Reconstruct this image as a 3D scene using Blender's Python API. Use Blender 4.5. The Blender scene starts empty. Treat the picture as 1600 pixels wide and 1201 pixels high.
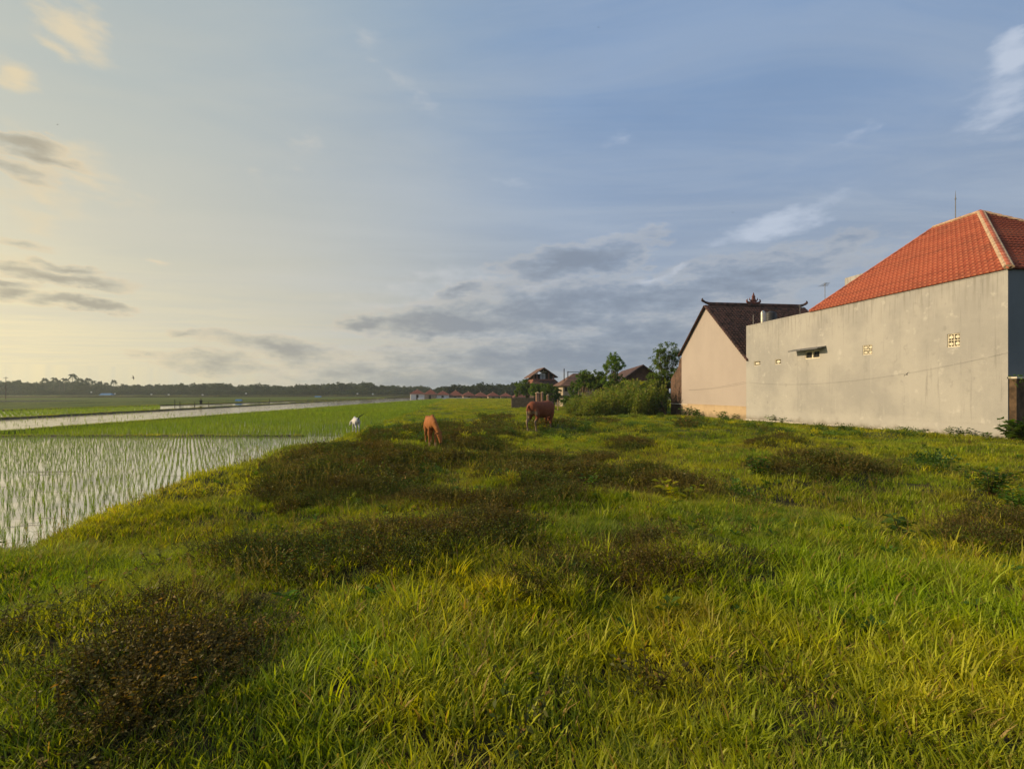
import bpy, bmesh, math, random
import numpy as np
from mathutils import Vector, Matrix, Euler
C = bpy.context.scene
col = C.collection
R = math.radians
rng = np.random.default_rng(7); random.seed(7)

# ------------------------------------------------------------------ camera
F = 800.0                      # focal length in pixels of the 1600 px wide photograph
HOR = 613.0                    # horizon row
YAW = R(7.8)                   # camera looks this far right of +Y (the paddy edge runs along +Y)
CAMZ = 1.6
cam = bpy.data.objects.new('camera', bpy.data.cameras.new('camera')); col.objects.link(cam)
cam.data.sensor_width = 36; cam.data.lens = 36*F/1600
cam.data.shift_y = (HOR-600.5)/1600
cam.location = (0, 0, CAMZ); cam.rotation_euler = (R(90), 0, -YAW)
cam.data.clip_start = 0.05; cam.data.clip_end = 5000
C.camera = cam

# ------------------------------------------------------------------ light
SUN_AZ = R(-80); SUN_EL = R(24)          # azimuth from +Y (negative = left)
S = Vector((math.sin(SUN_AZ)*math.cos(SUN_EL), math.cos(SUN_AZ)*math.cos(SUN_EL), math.sin(SUN_EL)))
sun = bpy.data.objects.new('sun', bpy.data.lights.new('sun', 'SUN')); col.objects.link(sun)
sun.rotation_euler = S.to_track_quat('Z', 'Y').to_euler()
sun.data.energy = 5.0; sun.data.angle = R(0.6); sun.data.color = (1.0, 0.76, 0.47)
C.view_settings.view_transform = 'Standard'; C.view_settings.look = 'None'
C.view_settings.exposure = 0.0; C.view_settings.gamma = 1.0
C.cycles.max_bounces = 6; C.cycles.diffuse_bounces = 3; C.cycles.transmission_bounces = 4
C.cycles.glossy_bounces = 2; C.cycles.transparent_max_bounces = 8; C.cycles.volume_bounces = 0

def azel(px, py):
    u = (px-800)/F; v = (HOR-py)/F
    return math.atan(u)+YAW, math.atan(v/math.sqrt(1+u*u))

# ------------------------------------------------------------------ sky
W = bpy.data.worlds.new('World'); C.world = W; W.use_nodes = True
nt = W.node_tree; nt.nodes.clear()
class NT:
    def __init__(s, nt): s.nt = nt
    def n(s, t, **k):
        o = s.nt.nodes.new(t)
        for a, b in k.items(): setattr(o, a, b)
        return o
    def l(s, a, b): s.nt.links.new(a, b)
    def put(s, sock, v):
        if hasattr(v, 'is_linked') or isinstance(v, bpy.types.NodeSocket): s.l(v, sock)
        else: sock.default_value = v
    def math(s, op, a, b=0.0, c=None, clamp=False):
        o = s.n('ShaderNodeMath', operation=op, use_clamp=clamp)
        s.put(o.inputs[0], a); s.put(o.inputs[1], b)
        if c is not None: s.put(o.inputs[2], c)
        return o.outputs[0]
    def vmath(s, op, a, b=(0,0,0)):
        o = s.n('ShaderNodeVectorMath', operation=op)
        s.put(o.inputs[0], a)
        if op == 'SCALE': s.put(o.inputs[3], b)
        else: s.put(o.inputs[1], b)
        return o.outputs[1] if op in ('DOT_PRODUCT','LENGTH') else o.outputs[0]
    def mix(s, f, a, b, mode='MIX'):
        o = s.n('ShaderNodeMix', data_type='RGBA', blend_type=mode)
        s.put(o.inputs[0], f); s.put(o.inputs[6], a); s.put(o.inputs[7], b)
        return o.outputs[2]
    def noise(s, vec, scale, detail=4, rough=0.5, dim='3D', dist=0.0):
        o = s.n('ShaderNodeTexNoise', noise_dimensions=dim)
        if vec is not None: s.l(vec, o.inputs['Vector'])
        s.put(o.inputs['Scale'], scale); s.put(o.inputs['Detail'], detail); s.put(o.inputs['Roughness'], rough)
        s.put(o.inputs['Distortion'], dist)
        return o.outputs[0]
    def ramp(s, f, stops, interp='LINEAR'):
        o = s.n('ShaderNodeValToRGB'); r = o.color_ramp; r.interpolation = interp
        while len(r.elements) < len(stops): r.elements.new(0.5)
        for e, (p, c) in zip(r.elements, stops):
            e.position = p; e.color = (c if len(c) == 4 else (*c, 1)) if not isinstance(c, (int, float)) else (c, c, c, 1)
        s.put(o.inputs[0], f); return o.outputs[0]
    def rng(s, v, a, b, c=0.0, d=1.0, smooth=True):
        o = s.n('ShaderNodeMapRange', interpolation_type='SMOOTHSTEP' if smooth else 'LINEAR')
        s.put(o.inputs[0], v); s.put(o.inputs[1], a); s.put(o.inputs[2], b); s.put(o.inputs[3], c); s.put(o.inputs[4], d)
        return o.outputs[0]
    def mapping(s, vec, loc=(0,0,0), rot=(0,0,0), scale=(1,1,1), kind='POINT'):
        o = s.n('ShaderNodeMapping', vector_type=kind)
        s.l(vec, o.inputs[0]); o.inputs[1].default_value = loc; o.inputs[2].default_value = rot; o.inputs[3].default_value = scale
        return o.outputs[0]

def srgb(r, g, b):
    f = lambda c: (c/255/12.92) if c/255 <= .04045 else ((c/255+.055)/1.055)**2.4
    return (f(r), f(g), f(b), 1)

w = NT(nt)
tc = w.n('ShaderNodeTexCoord')
dirv = w.vmath('NORMALIZE', tc.outputs['Generated'])
sky = w.n('ShaderNodeTexSky', sky_type='NISHITA'); sky.sun_disc = False
sky.sun_elevation = SUN_EL; sky.sun_rotation = SUN_AZ; sky.air_density = 1.0; sky.dust_density = 2.2; sky.ozone_density = 1.2
SKY = 0.085
skyc = w.mix(1.0, sky.outputs[0], (SKY, SKY, SKY, 1), 'MULTIPLY')
sep = w.n('ShaderNodeSeparateXYZ'); w.l(dirv, sep.inputs[0])
sx, sy, sz = sep.outputs
az = w.math('ARCTAN2', sx, sy); el = w.math('ARCSINE', sz)
# thin high veil, warm towards the sun and cool away from it
daz = w.math('SUBTRACT', az, SUN_AZ)
cosd = w.math('COSINE', daz)
warm = w.rng(cosd, -0.20, 1.02)
low = w.rng(el, 0.0, 0.62)
near_h = w.mix(warm, srgb(170,175,182), (1.25, 1.01, .52, 1))
mid_h = w.mix(warm, srgb(126,156,196), srgb(170,190,192))
veil = w.mix(w.math('POWER', low, 0.75), near_h, mid_h)
vn = w.noise(w.mapping(dirv, scale=(1.2, 1.2, 3.0), rot=(0.2, .1, .5)), 2.2, 5, .55)
vfac = w.rng(vn, 0.30, 0.72, 0.84, 0.96)
base = w.mix(vfac, skyc, veil)
# cirrus wisps
pl = w.n('ShaderNodeCombineXYZ')
zz = w.math('MAXIMUM', sz, 0.04)
w.l(w.math('DIVIDE', sx, zz), pl.inputs[0]); w.l(w.math('DIVIDE', sy, zz), pl.inputs[1])
cn = w.noise(w.mapping(pl.outputs[0], rot=(0, 0, 0.9), scale=(.16, .62, 1)), 1.0, 5, .55, dist=.8)
cir = w.rng(cn, 0.40, 0.78, 0.0, 0.42)
cn2 = w.noise(w.mapping(pl.outputs[0], rot=(0, 0, 1.25), scale=(.5, 1.5, 1)), .8, 9, .64, dist=1.8)
veilc = w.mix(warm, srgb(178,188,200), srgb(208,206,186))
cmid = w.rng(cosd, -.15, .55)
base = w.mix(w.math('MULTIPLY', w.rng(cn2, .34, .74), .36), base, veilc)
base = w.mix(w.math('MULTIPLY', w.math('MULTIPLY', cmid, w.rng(cosd, 1.0, .5)), .26), base, srgb(172,178,176))
base = w.mix(cir, base, w.mix(warm, srgb(176,192,212), srgb(226,214,184)))
# placed cloud banks: (px, py, half width px, half height px, tilt deg, strength)
ae = w.n('ShaderNodeCombineXYZ'); w.l(az, ae.inputs[0]); w.l(el, ae.inputs[1])
wn = w.n('ShaderNodeTexNoise'); w.l(w.mapping(ae.outputs[0], scale=(1, 2.4, 1)), wn.inputs['Vector'])
wn.inputs['Scale'].default_value = 7; wn.inputs['Detail'].default_value = 6; wn.inputs['Roughness'].default_value = .6
warp = w.vmath('SCALE', w.vmath('SUBTRACT', wn.outputs[1], (.5, .5, .5)), 0.085)
aew = w.vmath('ADD', ae.outputs[0], warp)
def bank(lst):
    tot = None
    for (px, py, rx, ry, tilt, st) in lst:
        a, e = azel(px, py)
        cu = math.cos(a-YAW)**2
        m = w.mapping(aew, loc=(a, e, 0), rot=(0, 0, R(tilt)), scale=(rx/F*cu+.004, ry/F*math.sqrt(cu)+.003, 1), kind='TEXTURE')
        g = w.n('ShaderNodeTexGradient', gradient_type='SPHERICAL'); w.l(m, g.inputs[0])
        v = w.math('MULTIPLY', g.outputs[1], st)
        tot = v if tot is None else w.math('MAXIMUM', tot, v)
    return tot
det = w.noise(w.mapping(ae.outputs[0], scale=(1, 2.6, 1)), 16, 7, .62)
det2 = w.math('MULTIPLY', w.math('SUBTRACT', det, .5), 1.1)
DARK = [(30,222,75,20,0,.85),(25,268,120,16,-6,.55),(90,428,150,13,-6,.8),(20,412,80,12,0,.65),(60,245,90,12,-4,.7),(10,440,70,10,0,.8),(110,415,60,8,-4,.7),(130,473,105,11,-2,.95),(20,452,60,12,0,.8),
        (440,548,140,22,-8,.75),(575,503,60,16,0,.95),(700,508,190,26,2,1.0),(900,405,170,32,8,.85),(860,480,330,55,5,.75),(720,455,60,9,4,.6),
        (1000,470,300,45,3,.7),(1150,440,260,50,8,.6),(880,560,420,50,2,.85),(330,562,130,18,-6,.6),(700,595,330,32,0,.8),(1010,530,260,50,0,.7),(560,585,200,26,-6,.6),
        (290,518,40,6,-6,.55),(230,548,40,5,-6,.5),(45,372,70,10,-5,.5)]
LITE = [(100,250,170,46,-14,.6),(60,300,120,40,-16,.6),(160,310,120,18,-10,.6),(40,410,120,40,0,.4),(700,445,260,40,8,.45),(930,380,150,20,6,.5),(480,235,60,60,-50,.3),(420,300,80,30,-50,.25),(620,120,160,30,-40,.3),(120,40,85,40,-28,.9),(20,115,50,28,-10,.9),(90,62,40,16,-30,.7),(120,290,190,30,-12,.7),(50,330,110,26,-20,.55),(30,395,90,16,-5,.5),(245,413,28,9,-6,.9),
        (1210,350,150,24,10,.85),(1585,95,60,42,30,1.0),(1560,170,110,60,35,.6),(965,215,80,28,10,.22),(1340,205,160,20,20,.25),(1010,432,60,9,6,.9),(1060,420,30,7,6,.9),(780,290,120,12,0,.3),
        (640,470,160,12,6,.5),(560,520,200,20,0,.35),(840,445,120,10,10,.55)]
bd_ = bank(DARK); bl_ = bank(LITE)
dk = w.math('ADD', bd_, w.math('MULTIPLY', w.math('MULTIPLY', det2, 1.15), w.rng(bd_, 0, .16)))
lt = w.math('ADD', bl_, w.math('MULTIPLY', w.math('MULTIPLY', det2, 1.0), w.rng(bl_, 0, .2)))
ltf = w.rng(lt, 0.12, .85, 0, .78)
base = w.mix(ltf, base, w.mix(warm, srgb(196,206,222), srgb(238,215,166)))
dkf = w.rng(dk, 0.08, 0.80, 0, .88)
fr = w.math('MULTIPLY', w.rng(dk, 0.02, 0.22), w.rng(dk, 0.45, .2))
base = w.mix(w.math('MULTIPLY', fr, .35), base, w.mix(warm, srgb(190,190,190), srgb(240,212,165)))
dcol = w.mix(warm, srgb(130,142,160), srgb(180,170,146))
base = w.mix(dkf, base, dcol)
# below the horizon: dull land
base = w.mix(w.rng(el, -0.03, -0.005), (0.06, 0.07, 0.03, 1), base)
bg = w.n('ShaderNodeBackground'); w.l(base, bg.inputs[0]); bg.inputs[1].default_value = 1.0
ow = w.n('ShaderNodeOutputWorld'); w.l(bg.outputs[0], ow.inputs[0])

# ------------------------------------------------------------------ helpers
def tag(o, label=None, cat=None, group=None, kind=None):
    if label: o['label'] = label
    if cat: o['category'] = cat
    if group: o['group'] = group
    if kind: o['kind'] = kind
    return o
def empty(name, loc=(0,0,0), rz=0.0):
    o = bpy.data.objects.new(name, None); col.objects.link(o); o.location = loc; o.rotation_euler = (0, 0, rz)
    o.empty_display_size = .2
    return o
class MB:
    """collects shapes into one mesh"""
    def __init__(s): s.v = []; s.f = []; s.n = 0
    def add(s, v, f):
        s.v.extend([tuple(p) for p in v]); s.f.extend([tuple(i+s.n for i in q) for q in f]); s.n += len(v)
    def box(s, a, b, M=None):
        (x0,y0,z0),(x1,y1,z1) = a, b
        v = [Vector(p) for p in [(x0,y0,z0),(x1,y0,z0),(x1,y1,z0),(x0,y1,z0),(x0,y0,z1),(x1,y0,z1),(x1,y1,z1),(x0,y1,z1)]]
        if M is not None: v = [M@p for p in v]
        s.add(v, [(0,3,2,1),(4,5,6,7),(0,1,5,4),(1,2,6,5),(2,3,7,6),(3,0,4,7)])
    def tube(s, pts, rad, seg=8, cap=True, flat=None):
        pts = [Vector(p) for p in pts]; n = len(pts)
        if not hasattr(rad, '__len__'): rad = [rad]*n
        v = []; f = []
        up = Vector((0,0,1))
        prev = None
        for i, p in enumerate(pts):
            t = (pts[min(i+1,n-1)]-pts[max(i-1,0)])
            t = t.normalized() if t.length > 1e-9 else Vector((0,0,1))
            if prev is None:
                a = t.cross(up)
                if a.length < .15: a = t.cross(Vector((0,1,0)))
                a.normalize()
            else:
                a = (prev - t*prev.dot(t)).normalized()
            prev = a
            b = a.cross(t).normalized()
            r = rad[i]
            ra, rb = (r if hasattr(r, '__len__') else (r, r))
            for k in range(seg):
                an = 2*math.pi*k/seg
                v.append(p + a*ra*math.cos(an) + b*rb*math.sin(an))
        for i in range(n-1):
            for k in range(seg):
                k2 = (k+1) % seg
                f.append((i*seg+k, i*seg+k2, (i+1)*seg+k2, (i+1)*seg+k))
        if cap:
            f.append(tuple(reversed(range(seg)))); f.append(tuple((n-1)*seg+k for k in range(seg)))
        s.add(v, f)
    def prism(s, poly, axis, a, b):
        """polygon in the plane perpendicular to axis (0=x: points are (y,z))"""
        def P(q, t):
            if axis == 0: return (t, q[0], q[1])
            if axis == 1: return (q[0], t, q[1])
            return (q[0], q[1], t)
        n = len(poly)
        s.add([P(q, a) for q in poly]+[P(q, b) for q in poly],
              [tuple(range(n)), tuple(reversed(range(n, 2*n)))]+[(i, n+i, n+(i+1)%n, (i+1)%n) for i in range(n)])
    def build(s, name, mat=None, parent=None, smooth=False, fix=True):
        me = bpy.data.meshes.new(name); me.from_pydata(s.v, [], s.f); me.update()
        if fix:
            bm = bmesh.new(); bm.from_mesh(me); bmesh.ops.recalc_face_normals(bm, faces=bm.faces); bm.to_mesh(me); bm.free()
        if smooth: me.polygons.foreach_set('use_smooth', [True]*len(me.polygons))
        if mat: me.materials.append(mat)
        o = bpy.data.objects.new(name, me); col.objects.link(o)
        if parent: o.parent = parent
        return o
def npmesh(name, V, Q, mat, parent=None, link=True, smooth=False):
    """V (n,3), Q (m,k) faces all of k corners"""
    me = bpy.data.meshes.new(name); V = np.asarray(V, np.float32); Q = np.asarray(Q, np.int32)
    me.vertices.add(len(V)); me.vertices.foreach_set('co', V.ravel())
    k = Q.shape[1]
    me.loops.add(Q.size); me.loops.foreach_set('vertex_index', Q.ravel())
    me.polygons.add(len(Q)); me.polygons.foreach_set('loop_start', np.arange(0, Q.size, k, dtype=np.int32))
    me.update(calc_edges=True)
    if smooth: me.polygons.foreach_set('use_smooth', np.ones(len(Q), bool))
    if mat: me.materials.append(mat)
    o = bpy.data.objects.new(name, me)
    if link: col.objects.link(o)
    if parent: o.parent = parent
    return o
def copy_tree(o, parent=None):
    c = o.copy(); col.objects.link(c)
    if parent: c.parent = parent
    for ch in list(o.children): copy_tree(ch, c)
    return c

ca, sa = math.cos(YAW), math.sin(YAW)
def ray(px):
    u = (px-800)/F
    return u*ca+sa, ca-u*sa
def at(px, py, d):
    """world point seen at (px,py), d metres deep"""
    X, Y = ray(px); return Vector((X*d, Y*d, CAMZ+(HOR-py)/F*d))
def on_z(px, py, z):
    d = (CAMZ-z)*F/(py-HOR); return at(px, py, d)
def on_wall(px, py, X0):
    X, Y = ray(px); return at(px, py, X0/X)
def proj(X, Y, Z):
    """photo pixel of world points (arrays)"""
    d = X*sa+Y*ca; u = (X*ca-Y*sa)/np.maximum(d, .01)
    return 800+u*F, HOR+(CAMZ-Z)/np.maximum(d, .01)*F, d

# value noise
def _h(i, j, s):
    n = (i*374761393 + j*668265263 + s*974634777) & 0xffffffff
    n = ((n ^ (n >> 13))*1274126177) & 0xffffffff
    return ((n ^ (n >> 16)) & 0xffff)/65535.0
def vnoise(x, y, s=0):
    x = np.asarray(x, float); y = np.asarray(y, float)
    i = np.floor(x).astype(np.int64); j = np.floor(y).astype(np.int64); fx = x-i; fy = y-j
    fx = fx*fx*(3-2*fx); fy = fy*fy*(3-2*fy)
    a = _h(i, j, s)*(1-fx)+_h(i+1, j, s)*fx; b = _h(i, j+1, s)*(1-fx)+_h(i+1, j+1, s)*fx
    return a*(1-fy)+b*fy
def fbm(x, y, s=0, o=3):
    r = 0; a = 1; t = 0
    for k in range(o):
        r = r+a*vnoise(x*2**k+k*17.3, y*2**k-k*9.1, s+k); t += a; a *= .5
    return r/t
def sstep(x, a, b):
    t = np.clip((x-a)/(b-a), 0, 1); return t*t*(3-2*t)
def border(Y): return -6.02+.0445*np.clip(Y, -20, 170)
# weed patches seen in the photograph, as ellipses (px, py, rx, ry, strength)
WEEDS = [(560,735,150,34,1),(700,785,340,30,.95),(480,760,100,26,.7),(830,745,200,30,.8),(420,890,110,30,.6),(880,745,190,34,1),(330,1010,120,40,.2),(600,880,200,50,.9),(780,770,180,30,.7),(1000,900,160,40,.35),(640,695,95,22,1),(720,690,120,18,.8),(760,745,200,30,1),(950,765,170,30,1),(1080,778,60,14,.9),(640,850,210,42,1),(520,895,120,28,.9),
         (140,1060,250,80,.36),(240,985,170,34,.36),(150,1180,240,60,.34),(845,930,110,34,.75),(1285,745,100,24,1),(1540,835,90,34,.9),(1330,830,60,18,.6),(920,665,50,8,.5),
         (1080,668,26,6,.9),(1010,700,60,7,.5),(850,725,90,12,.7),(1180,735,30,10,.5),(760,668,60,8,.7),(1230,690,60,6,.4),(750,655,60,5,.6),(430,775,60,16,.5),(860,668,45,6,.8),(700,655,40,4,.4)]
def weed(X, Y):
    px, py, d = proj(X, Y, -.012*np.clip(Y, 0, 50))
    m = np.zeros_like(px)
    for (a, b, rx, ry, st) in WEEDS:
        q = np.sqrt(((px-a)/rx)**2+((py-b)/ry)**2)
        m = np.maximum(m, st*(1-sstep(q, .55, 1.15)))
    return np.where(d > .5, m, 0)
def height(X, Y):
    X = np.asarray(X, float); Y = np.asarray(Y, float)
    g = -.012*np.clip(Y, 0, 50)
    b = (fbm(X/3.2, Y/3.2, 3, 3)-.5)*.50 + (fbm(X/1.1, Y/1.1, 8, 2)-.5)*.22 + (fbm(X/2.0, Y/2.0, 14, 2)-.5)*.34*sstep(Y, 7, 16)
    far = 1-sstep(np.hypot(X, Y), 45, 120)*.8
    nearwall = 1-sstep(X, 18.5, 21)*(Y < 50)*.85
    b = b*far*nearwall
    b = b+(.10+.12*sstep(Y, 7, 14))*weed(X, Y)
    z = g+b
    z = z-1.3*sstep(Y, 175, 230)*sstep(X-.02*Y, -6, 2)
    xb = border(Y)
    t = sstep(X, xb-.25, xb+1.3)
    bank = .10*np.exp(-((X-xb-1.0)/.8)**2)
    low = -.95
    z = low*(1-t)+(z+bank)*t
    return z

# ------------------------------------------------------------------ materials
def mat(name):
    m = bpy.data.materials.new(name); m.use_nodes = True; m.node_tree.nodes.clear()
    return m, NT(m.node_tree)
def finish(m, n, color, rough=.8, bump=None, bs=.3, bd=.02, spec=.3, metal=0.0):
    p = n.n('ShaderNodeBsdfPrincipled'); n.put(p.inputs['Base Color'], color); n.put(p.inputs['Roughness'], rough)
    p.inputs['Specular IOR Level'].default_value = spec; p.inputs['Metallic'].default_value = metal
    if bump is not None:
        b = n.n('ShaderNodeBump'); b.inputs['Strength'].default_value = bs; b.inputs['Distance'].default_value = bd
        n.l(bump, b.inputs['Height']); n.l(b.outputs[0], p.inputs['Normal'])
    o = n.n('ShaderNodeOutputMaterial'); n.l(p.outputs[0], o.inputs[0]); return m
def simple(name, c, rough=.8, var=.25, scale=3.0, spec=.3, metal=0.0, bs=.2, coord='Object'):
    m, n = mat(name); t = n.n('ShaderNodeTexCoord')
    v = n.noise(t.outputs[coord], scale, 5, .6)
    c = (*c[:3], 1)
    k = n.rng(v, .3, .7, 1-var, 1+var)
    cc = n.vmath('SCALE', c[:3], k)
    return finish(m, n, cc, rough, v, bs, .01, spec, metal)
def leafmat(name, c1, c2, tr=.5, scale=.5, c3=None, tipdry=0.0, rough=.55, patch=False):
    """leaf: patches of tint by place, tint per plant, light passing through the blade"""
    m, n = mat(name)
    g = n.n('ShaderNodeNewGeometry'); oi = n.n('ShaderNodeObjectInfo')
    v = n.noise(g.outputs['Position'], scale, 3, .6)
    c = n.mix(n.rng(v, .35, .65), (*c1, 1), (*c2, 1))
    rp = n.math('ADD', n.math('MULTIPLY', oi.outputs['Random'], .8), n.math('MULTIPLY', g.outputs['Random Per Island'], .7))
    c = n.vmath('SCALE', c, n.rng(rp, 0, 1.5, .45, 1.45, False))
    if patch:
        pv = n.noise(g.outputs['Position'], .9, 4, .65); c = n.mix(n.rng(pv, .52, .72, 0, .55), c, (.17, .115, .02, 1)); pv2 = n.noise(n.vmath('ADD', g.outputs['Position'], (31., 7., 0)), .5, 4, .65); c = n.mix(n.rng(pv2, .52, .70, 0, .6), c, (.055, .12, .008, 1))
    if c3 is not None:
        c = n.mix(n.rng(n.math('FRACT', n.math('MULTIPLY', g.outputs['Random Per Island'], 7.13)), 1-tipdry-.02, 1-tipdry+.02), c, (*c3, 1))
    d = n.n('ShaderNodeBsdfDiffuse'); n.l(c, d.inputs[0])
    t = n.n('ShaderNodeBsdfTranslucent'); n.l(n.mix(1.0, c, (1.35, 1.25, .5, 1), 'MULTIPLY'), t.inputs[0])
    ms = n.n('ShaderNodeMixShader'); ms.inputs[0].default_value = tr; n.l(d.outputs[0], ms.inputs[1]); n.l(t.outputs[0], ms.inputs[2])
    gl = n.n('ShaderNodeBsdfGlossy'); gl.inputs['Roughness'].default_value = rough; gl.inputs[0].default_value = (.9, .9, .8, 1)
    m2 = n.n('ShaderNodeMixShader'); m2.inputs[0].default_value = .02; n.l(ms.outputs[0], m2.inputs[1]); n.l(gl.outputs[0], m2.inputs[2])
    o = n.n('ShaderNodeOutputMaterial'); n.l(m2.outputs[0], o.inputs[0]); return m
M = {}
M['grass'] = leafmat('grass_blade', (.25,.35,.006), (.46,.43,.010), .5, .35, (.36,.24,.06), .11, patch=True)
M['grass_fine'] = leafmat('grass_fine', (.18,.265,.007), (.34,.35,.010), .5, .28, (.34,.23,.06), .08, patch=True)
M['weed'] = leafmat('weed_leaf', (.078,.118,.009), (.115,.085,.014), .4, .9, (.25,.14,.03), .10)
M['weedstem'] = leafmat('weed_stem', (.09,.05,.025), (.10,.07,.025), .1, .9)
M['dry'] = leafmat('dry_grass', (.26,.19,.05), (.20,.19,.04), .4, 1.2)
M['herb'] = leafmat('herb_leaf', (.07,.15,.016), (.11,.18,.02), .45, 1.0)
M['rice'] = leafmat('rice_leaf', (.085,.155,.010), (.13,.19,.014), .5, .2)
M['rice_young'] = leafmat('young_rice_leaf', (.14,.235,.010), (.19,.27,.012), .5, .2)
M['tree'] = leafmat('tree_leaf', (.05,.105,.014), (.09,.15,.018), .4, .4)
M['moringa'] = leafmat('feathery_leaf', (.075,.155,.016), (.13,.20,.022), .45, .5)
M['maize'] = leafmat('stalk_leaf', (.11,.18,.02), (.22,.26,.03), .45, .6, (.26,.20,.07), .12)
M['banana'] = leafmat('banana_leaf', (.16,.20,.03), (.20,.22,.03), .5, .8)
M['far'] = leafmat('far_leaf', (.022,.040,.014), (.036,.055,.016), .3, .03)
M['bark'] = simple('bark', (.11,.08,.055), .9, .4, 8)
# ------------------------------------------------------------------ ground sheet
L4 = lambda px: 641-.033*px
_height0 = height
def height(X, Y):
    z = _height0(X, Y)
    X = np.asarray(X, float); Y = np.asarray(Y, float)
    px, py, d = proj(X, Y, -.75)
    far = (1-sstep(py, L4(px)-1.2, L4(px)-.2))*(d > 60)
    left = 1-sstep(X, border(Y)-.3, border(Y)+.5)
    return z + far*left*.33
na = 420
rad = np.concatenate([[0.0], np.geomspace(.6, 30, 150), np.geomspace(30.6, 3200, 120)])
th = np.concatenate([np.linspace(-75, 75, 340, endpoint=False), np.linspace(75, 285, 80, endpoint=False)])
th = np.radians(th)+YAW
TX = rad[:, None]*np.sin(th)[None]; TY = rad[:, None]*np.cos(th)[None]
TZ = height(TX, TY)
nr, nc = TX.shape
I, J = np.meshgrid(np.arange(nr-1), np.arange(nc), indexing='ij'); J2 = (J+1) % nc
Q = np.stack([I*nc+J, (I+1)*nc+J, (I+1)*nc+J2, I*nc+J2], -1).reshape(-1, 4)
m, n = mat('meadow_soil')
g = n.n('ShaderNodeNewGeometry'); pos = g.outputs['Position']
v1 = n.noise(pos, .22, 4, .6); v2 = n.noise(pos, 3.0, 5, .65)
ln = n.vmath('LENGTH', pos)
grs = n.mix(n.rng(v1, .35, .65), (.045,.075,.012,1), (.085,.105,.018,1))
soil = n.mix(n.rng(v2, .4, .65), (.030,.030,.010,1), (.055,.040,.020,1))
sepg = n.n('ShaderNodeSeparateXYZ'); n.l(pos, sepg.inputs[0])
cg = n.mix(n.rng(ln, 6, 45), soil, grs)
mud = n.mix(v2, (.060,.048,.032,1), (.10,.08,.055,1))
cg = n.mix(n.rng(sepg.outputs[2], -.86, -.80), mud, cg)
finish(m, n, cg, .95, v2, .5, .05, .1)
M['soil'] = m
ground = npmesh('meadow_ground', np.stack([TX, TY, TZ], -1).reshape(-1, 3), Q, m, smooth=True)
tag(ground, kind='structure')

# ------------------------------------------------------------------ flooded paddies
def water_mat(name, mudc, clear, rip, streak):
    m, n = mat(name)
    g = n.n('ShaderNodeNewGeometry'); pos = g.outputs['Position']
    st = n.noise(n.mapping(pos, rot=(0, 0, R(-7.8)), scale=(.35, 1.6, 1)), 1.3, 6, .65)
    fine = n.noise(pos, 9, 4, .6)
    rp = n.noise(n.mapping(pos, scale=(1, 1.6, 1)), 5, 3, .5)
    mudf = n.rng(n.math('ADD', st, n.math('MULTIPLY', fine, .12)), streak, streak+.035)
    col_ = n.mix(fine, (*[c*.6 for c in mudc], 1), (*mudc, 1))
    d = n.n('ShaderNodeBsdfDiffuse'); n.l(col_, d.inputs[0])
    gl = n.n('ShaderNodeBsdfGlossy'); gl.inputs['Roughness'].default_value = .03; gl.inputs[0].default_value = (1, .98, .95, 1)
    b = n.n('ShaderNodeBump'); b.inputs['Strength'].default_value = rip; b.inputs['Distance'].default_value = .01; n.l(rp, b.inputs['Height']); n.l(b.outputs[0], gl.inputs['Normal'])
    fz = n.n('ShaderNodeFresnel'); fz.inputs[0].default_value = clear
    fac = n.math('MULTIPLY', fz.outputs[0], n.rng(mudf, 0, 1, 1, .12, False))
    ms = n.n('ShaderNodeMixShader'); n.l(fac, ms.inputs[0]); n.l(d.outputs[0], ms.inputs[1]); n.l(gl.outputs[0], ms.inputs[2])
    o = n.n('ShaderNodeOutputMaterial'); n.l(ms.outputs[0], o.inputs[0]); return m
M['water'] = water_mat('paddy_water', (.38,.34,.28), 40.0, .03, .655)
M['muddy'] = water_mat('muddy_water', (.30,.26,.20), 4.0, .35, .62)
M['water3'] = water_mat('dark_mud_water', (.05,.05,.025), 1.33, .1, .7)  # darker mud and weaker mirror between the rice rows
M['water2'] = water_mat('far_paddy_water', (.12,.11,.08), 2.6, .10, .72)
WZ = -.75
def gxy(px, py):
    p = on_z(px, py, WZ); return (p.x, p.y)
BY = [-14, 0, 8, 16, 24, 29]
def sheet(name, pts, mt, z=WZ):
    mb = MB(); mb.add([(x, y, z) for x, y in pts], [tuple(range(len(pts)))])
    o = mb.build(name, mt); tag(o, kind='structure')
    if o.data.polygons[0].normal.z < 0: o.data.flip_normals()
    return o
bx0 = border(29.0)
a1 = gxy(-64, 682); nr0 = on_z(540, 682, WZ)
def bundpt(s):   # point on the line behind the near paddy
    l = gxy(-2600, 682); r = (bx0+.6, gxy(552, 682)[1]); return (l[0]+(r[0]-l[0])*s, l[1]+(r[1]-l[1])*s)
far_l, far_r = bundpt(0), bundpt(1)
sheet('paddy_water', [(border(y)+.5, y) for y in BY[:-1]]+[far_r, far_l, (-120, -14)], M['water'])
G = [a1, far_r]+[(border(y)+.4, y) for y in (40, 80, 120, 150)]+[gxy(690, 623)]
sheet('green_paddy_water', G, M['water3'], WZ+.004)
Mp = [a1, gxy(690, 623), gxy(600, 622), gxy(-480, 682)]
sheet('muddy_paddy_water', Mp, M['muddy'], WZ)
W2 = [gxy(-480, 682), gxy(600, 622), gxy(650, 620), gxy(113, 637.5), gxy(0, 641), gxy(-900, 670)]
sheet('shallow_paddy_water', W2, M['water2'], WZ+.008)
FWp = [gxy(-300, 629.5), gxy(60, 628.6), gxy(150, 626.6), gxy(60, 626.2), gxy(-300, 627)]
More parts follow.
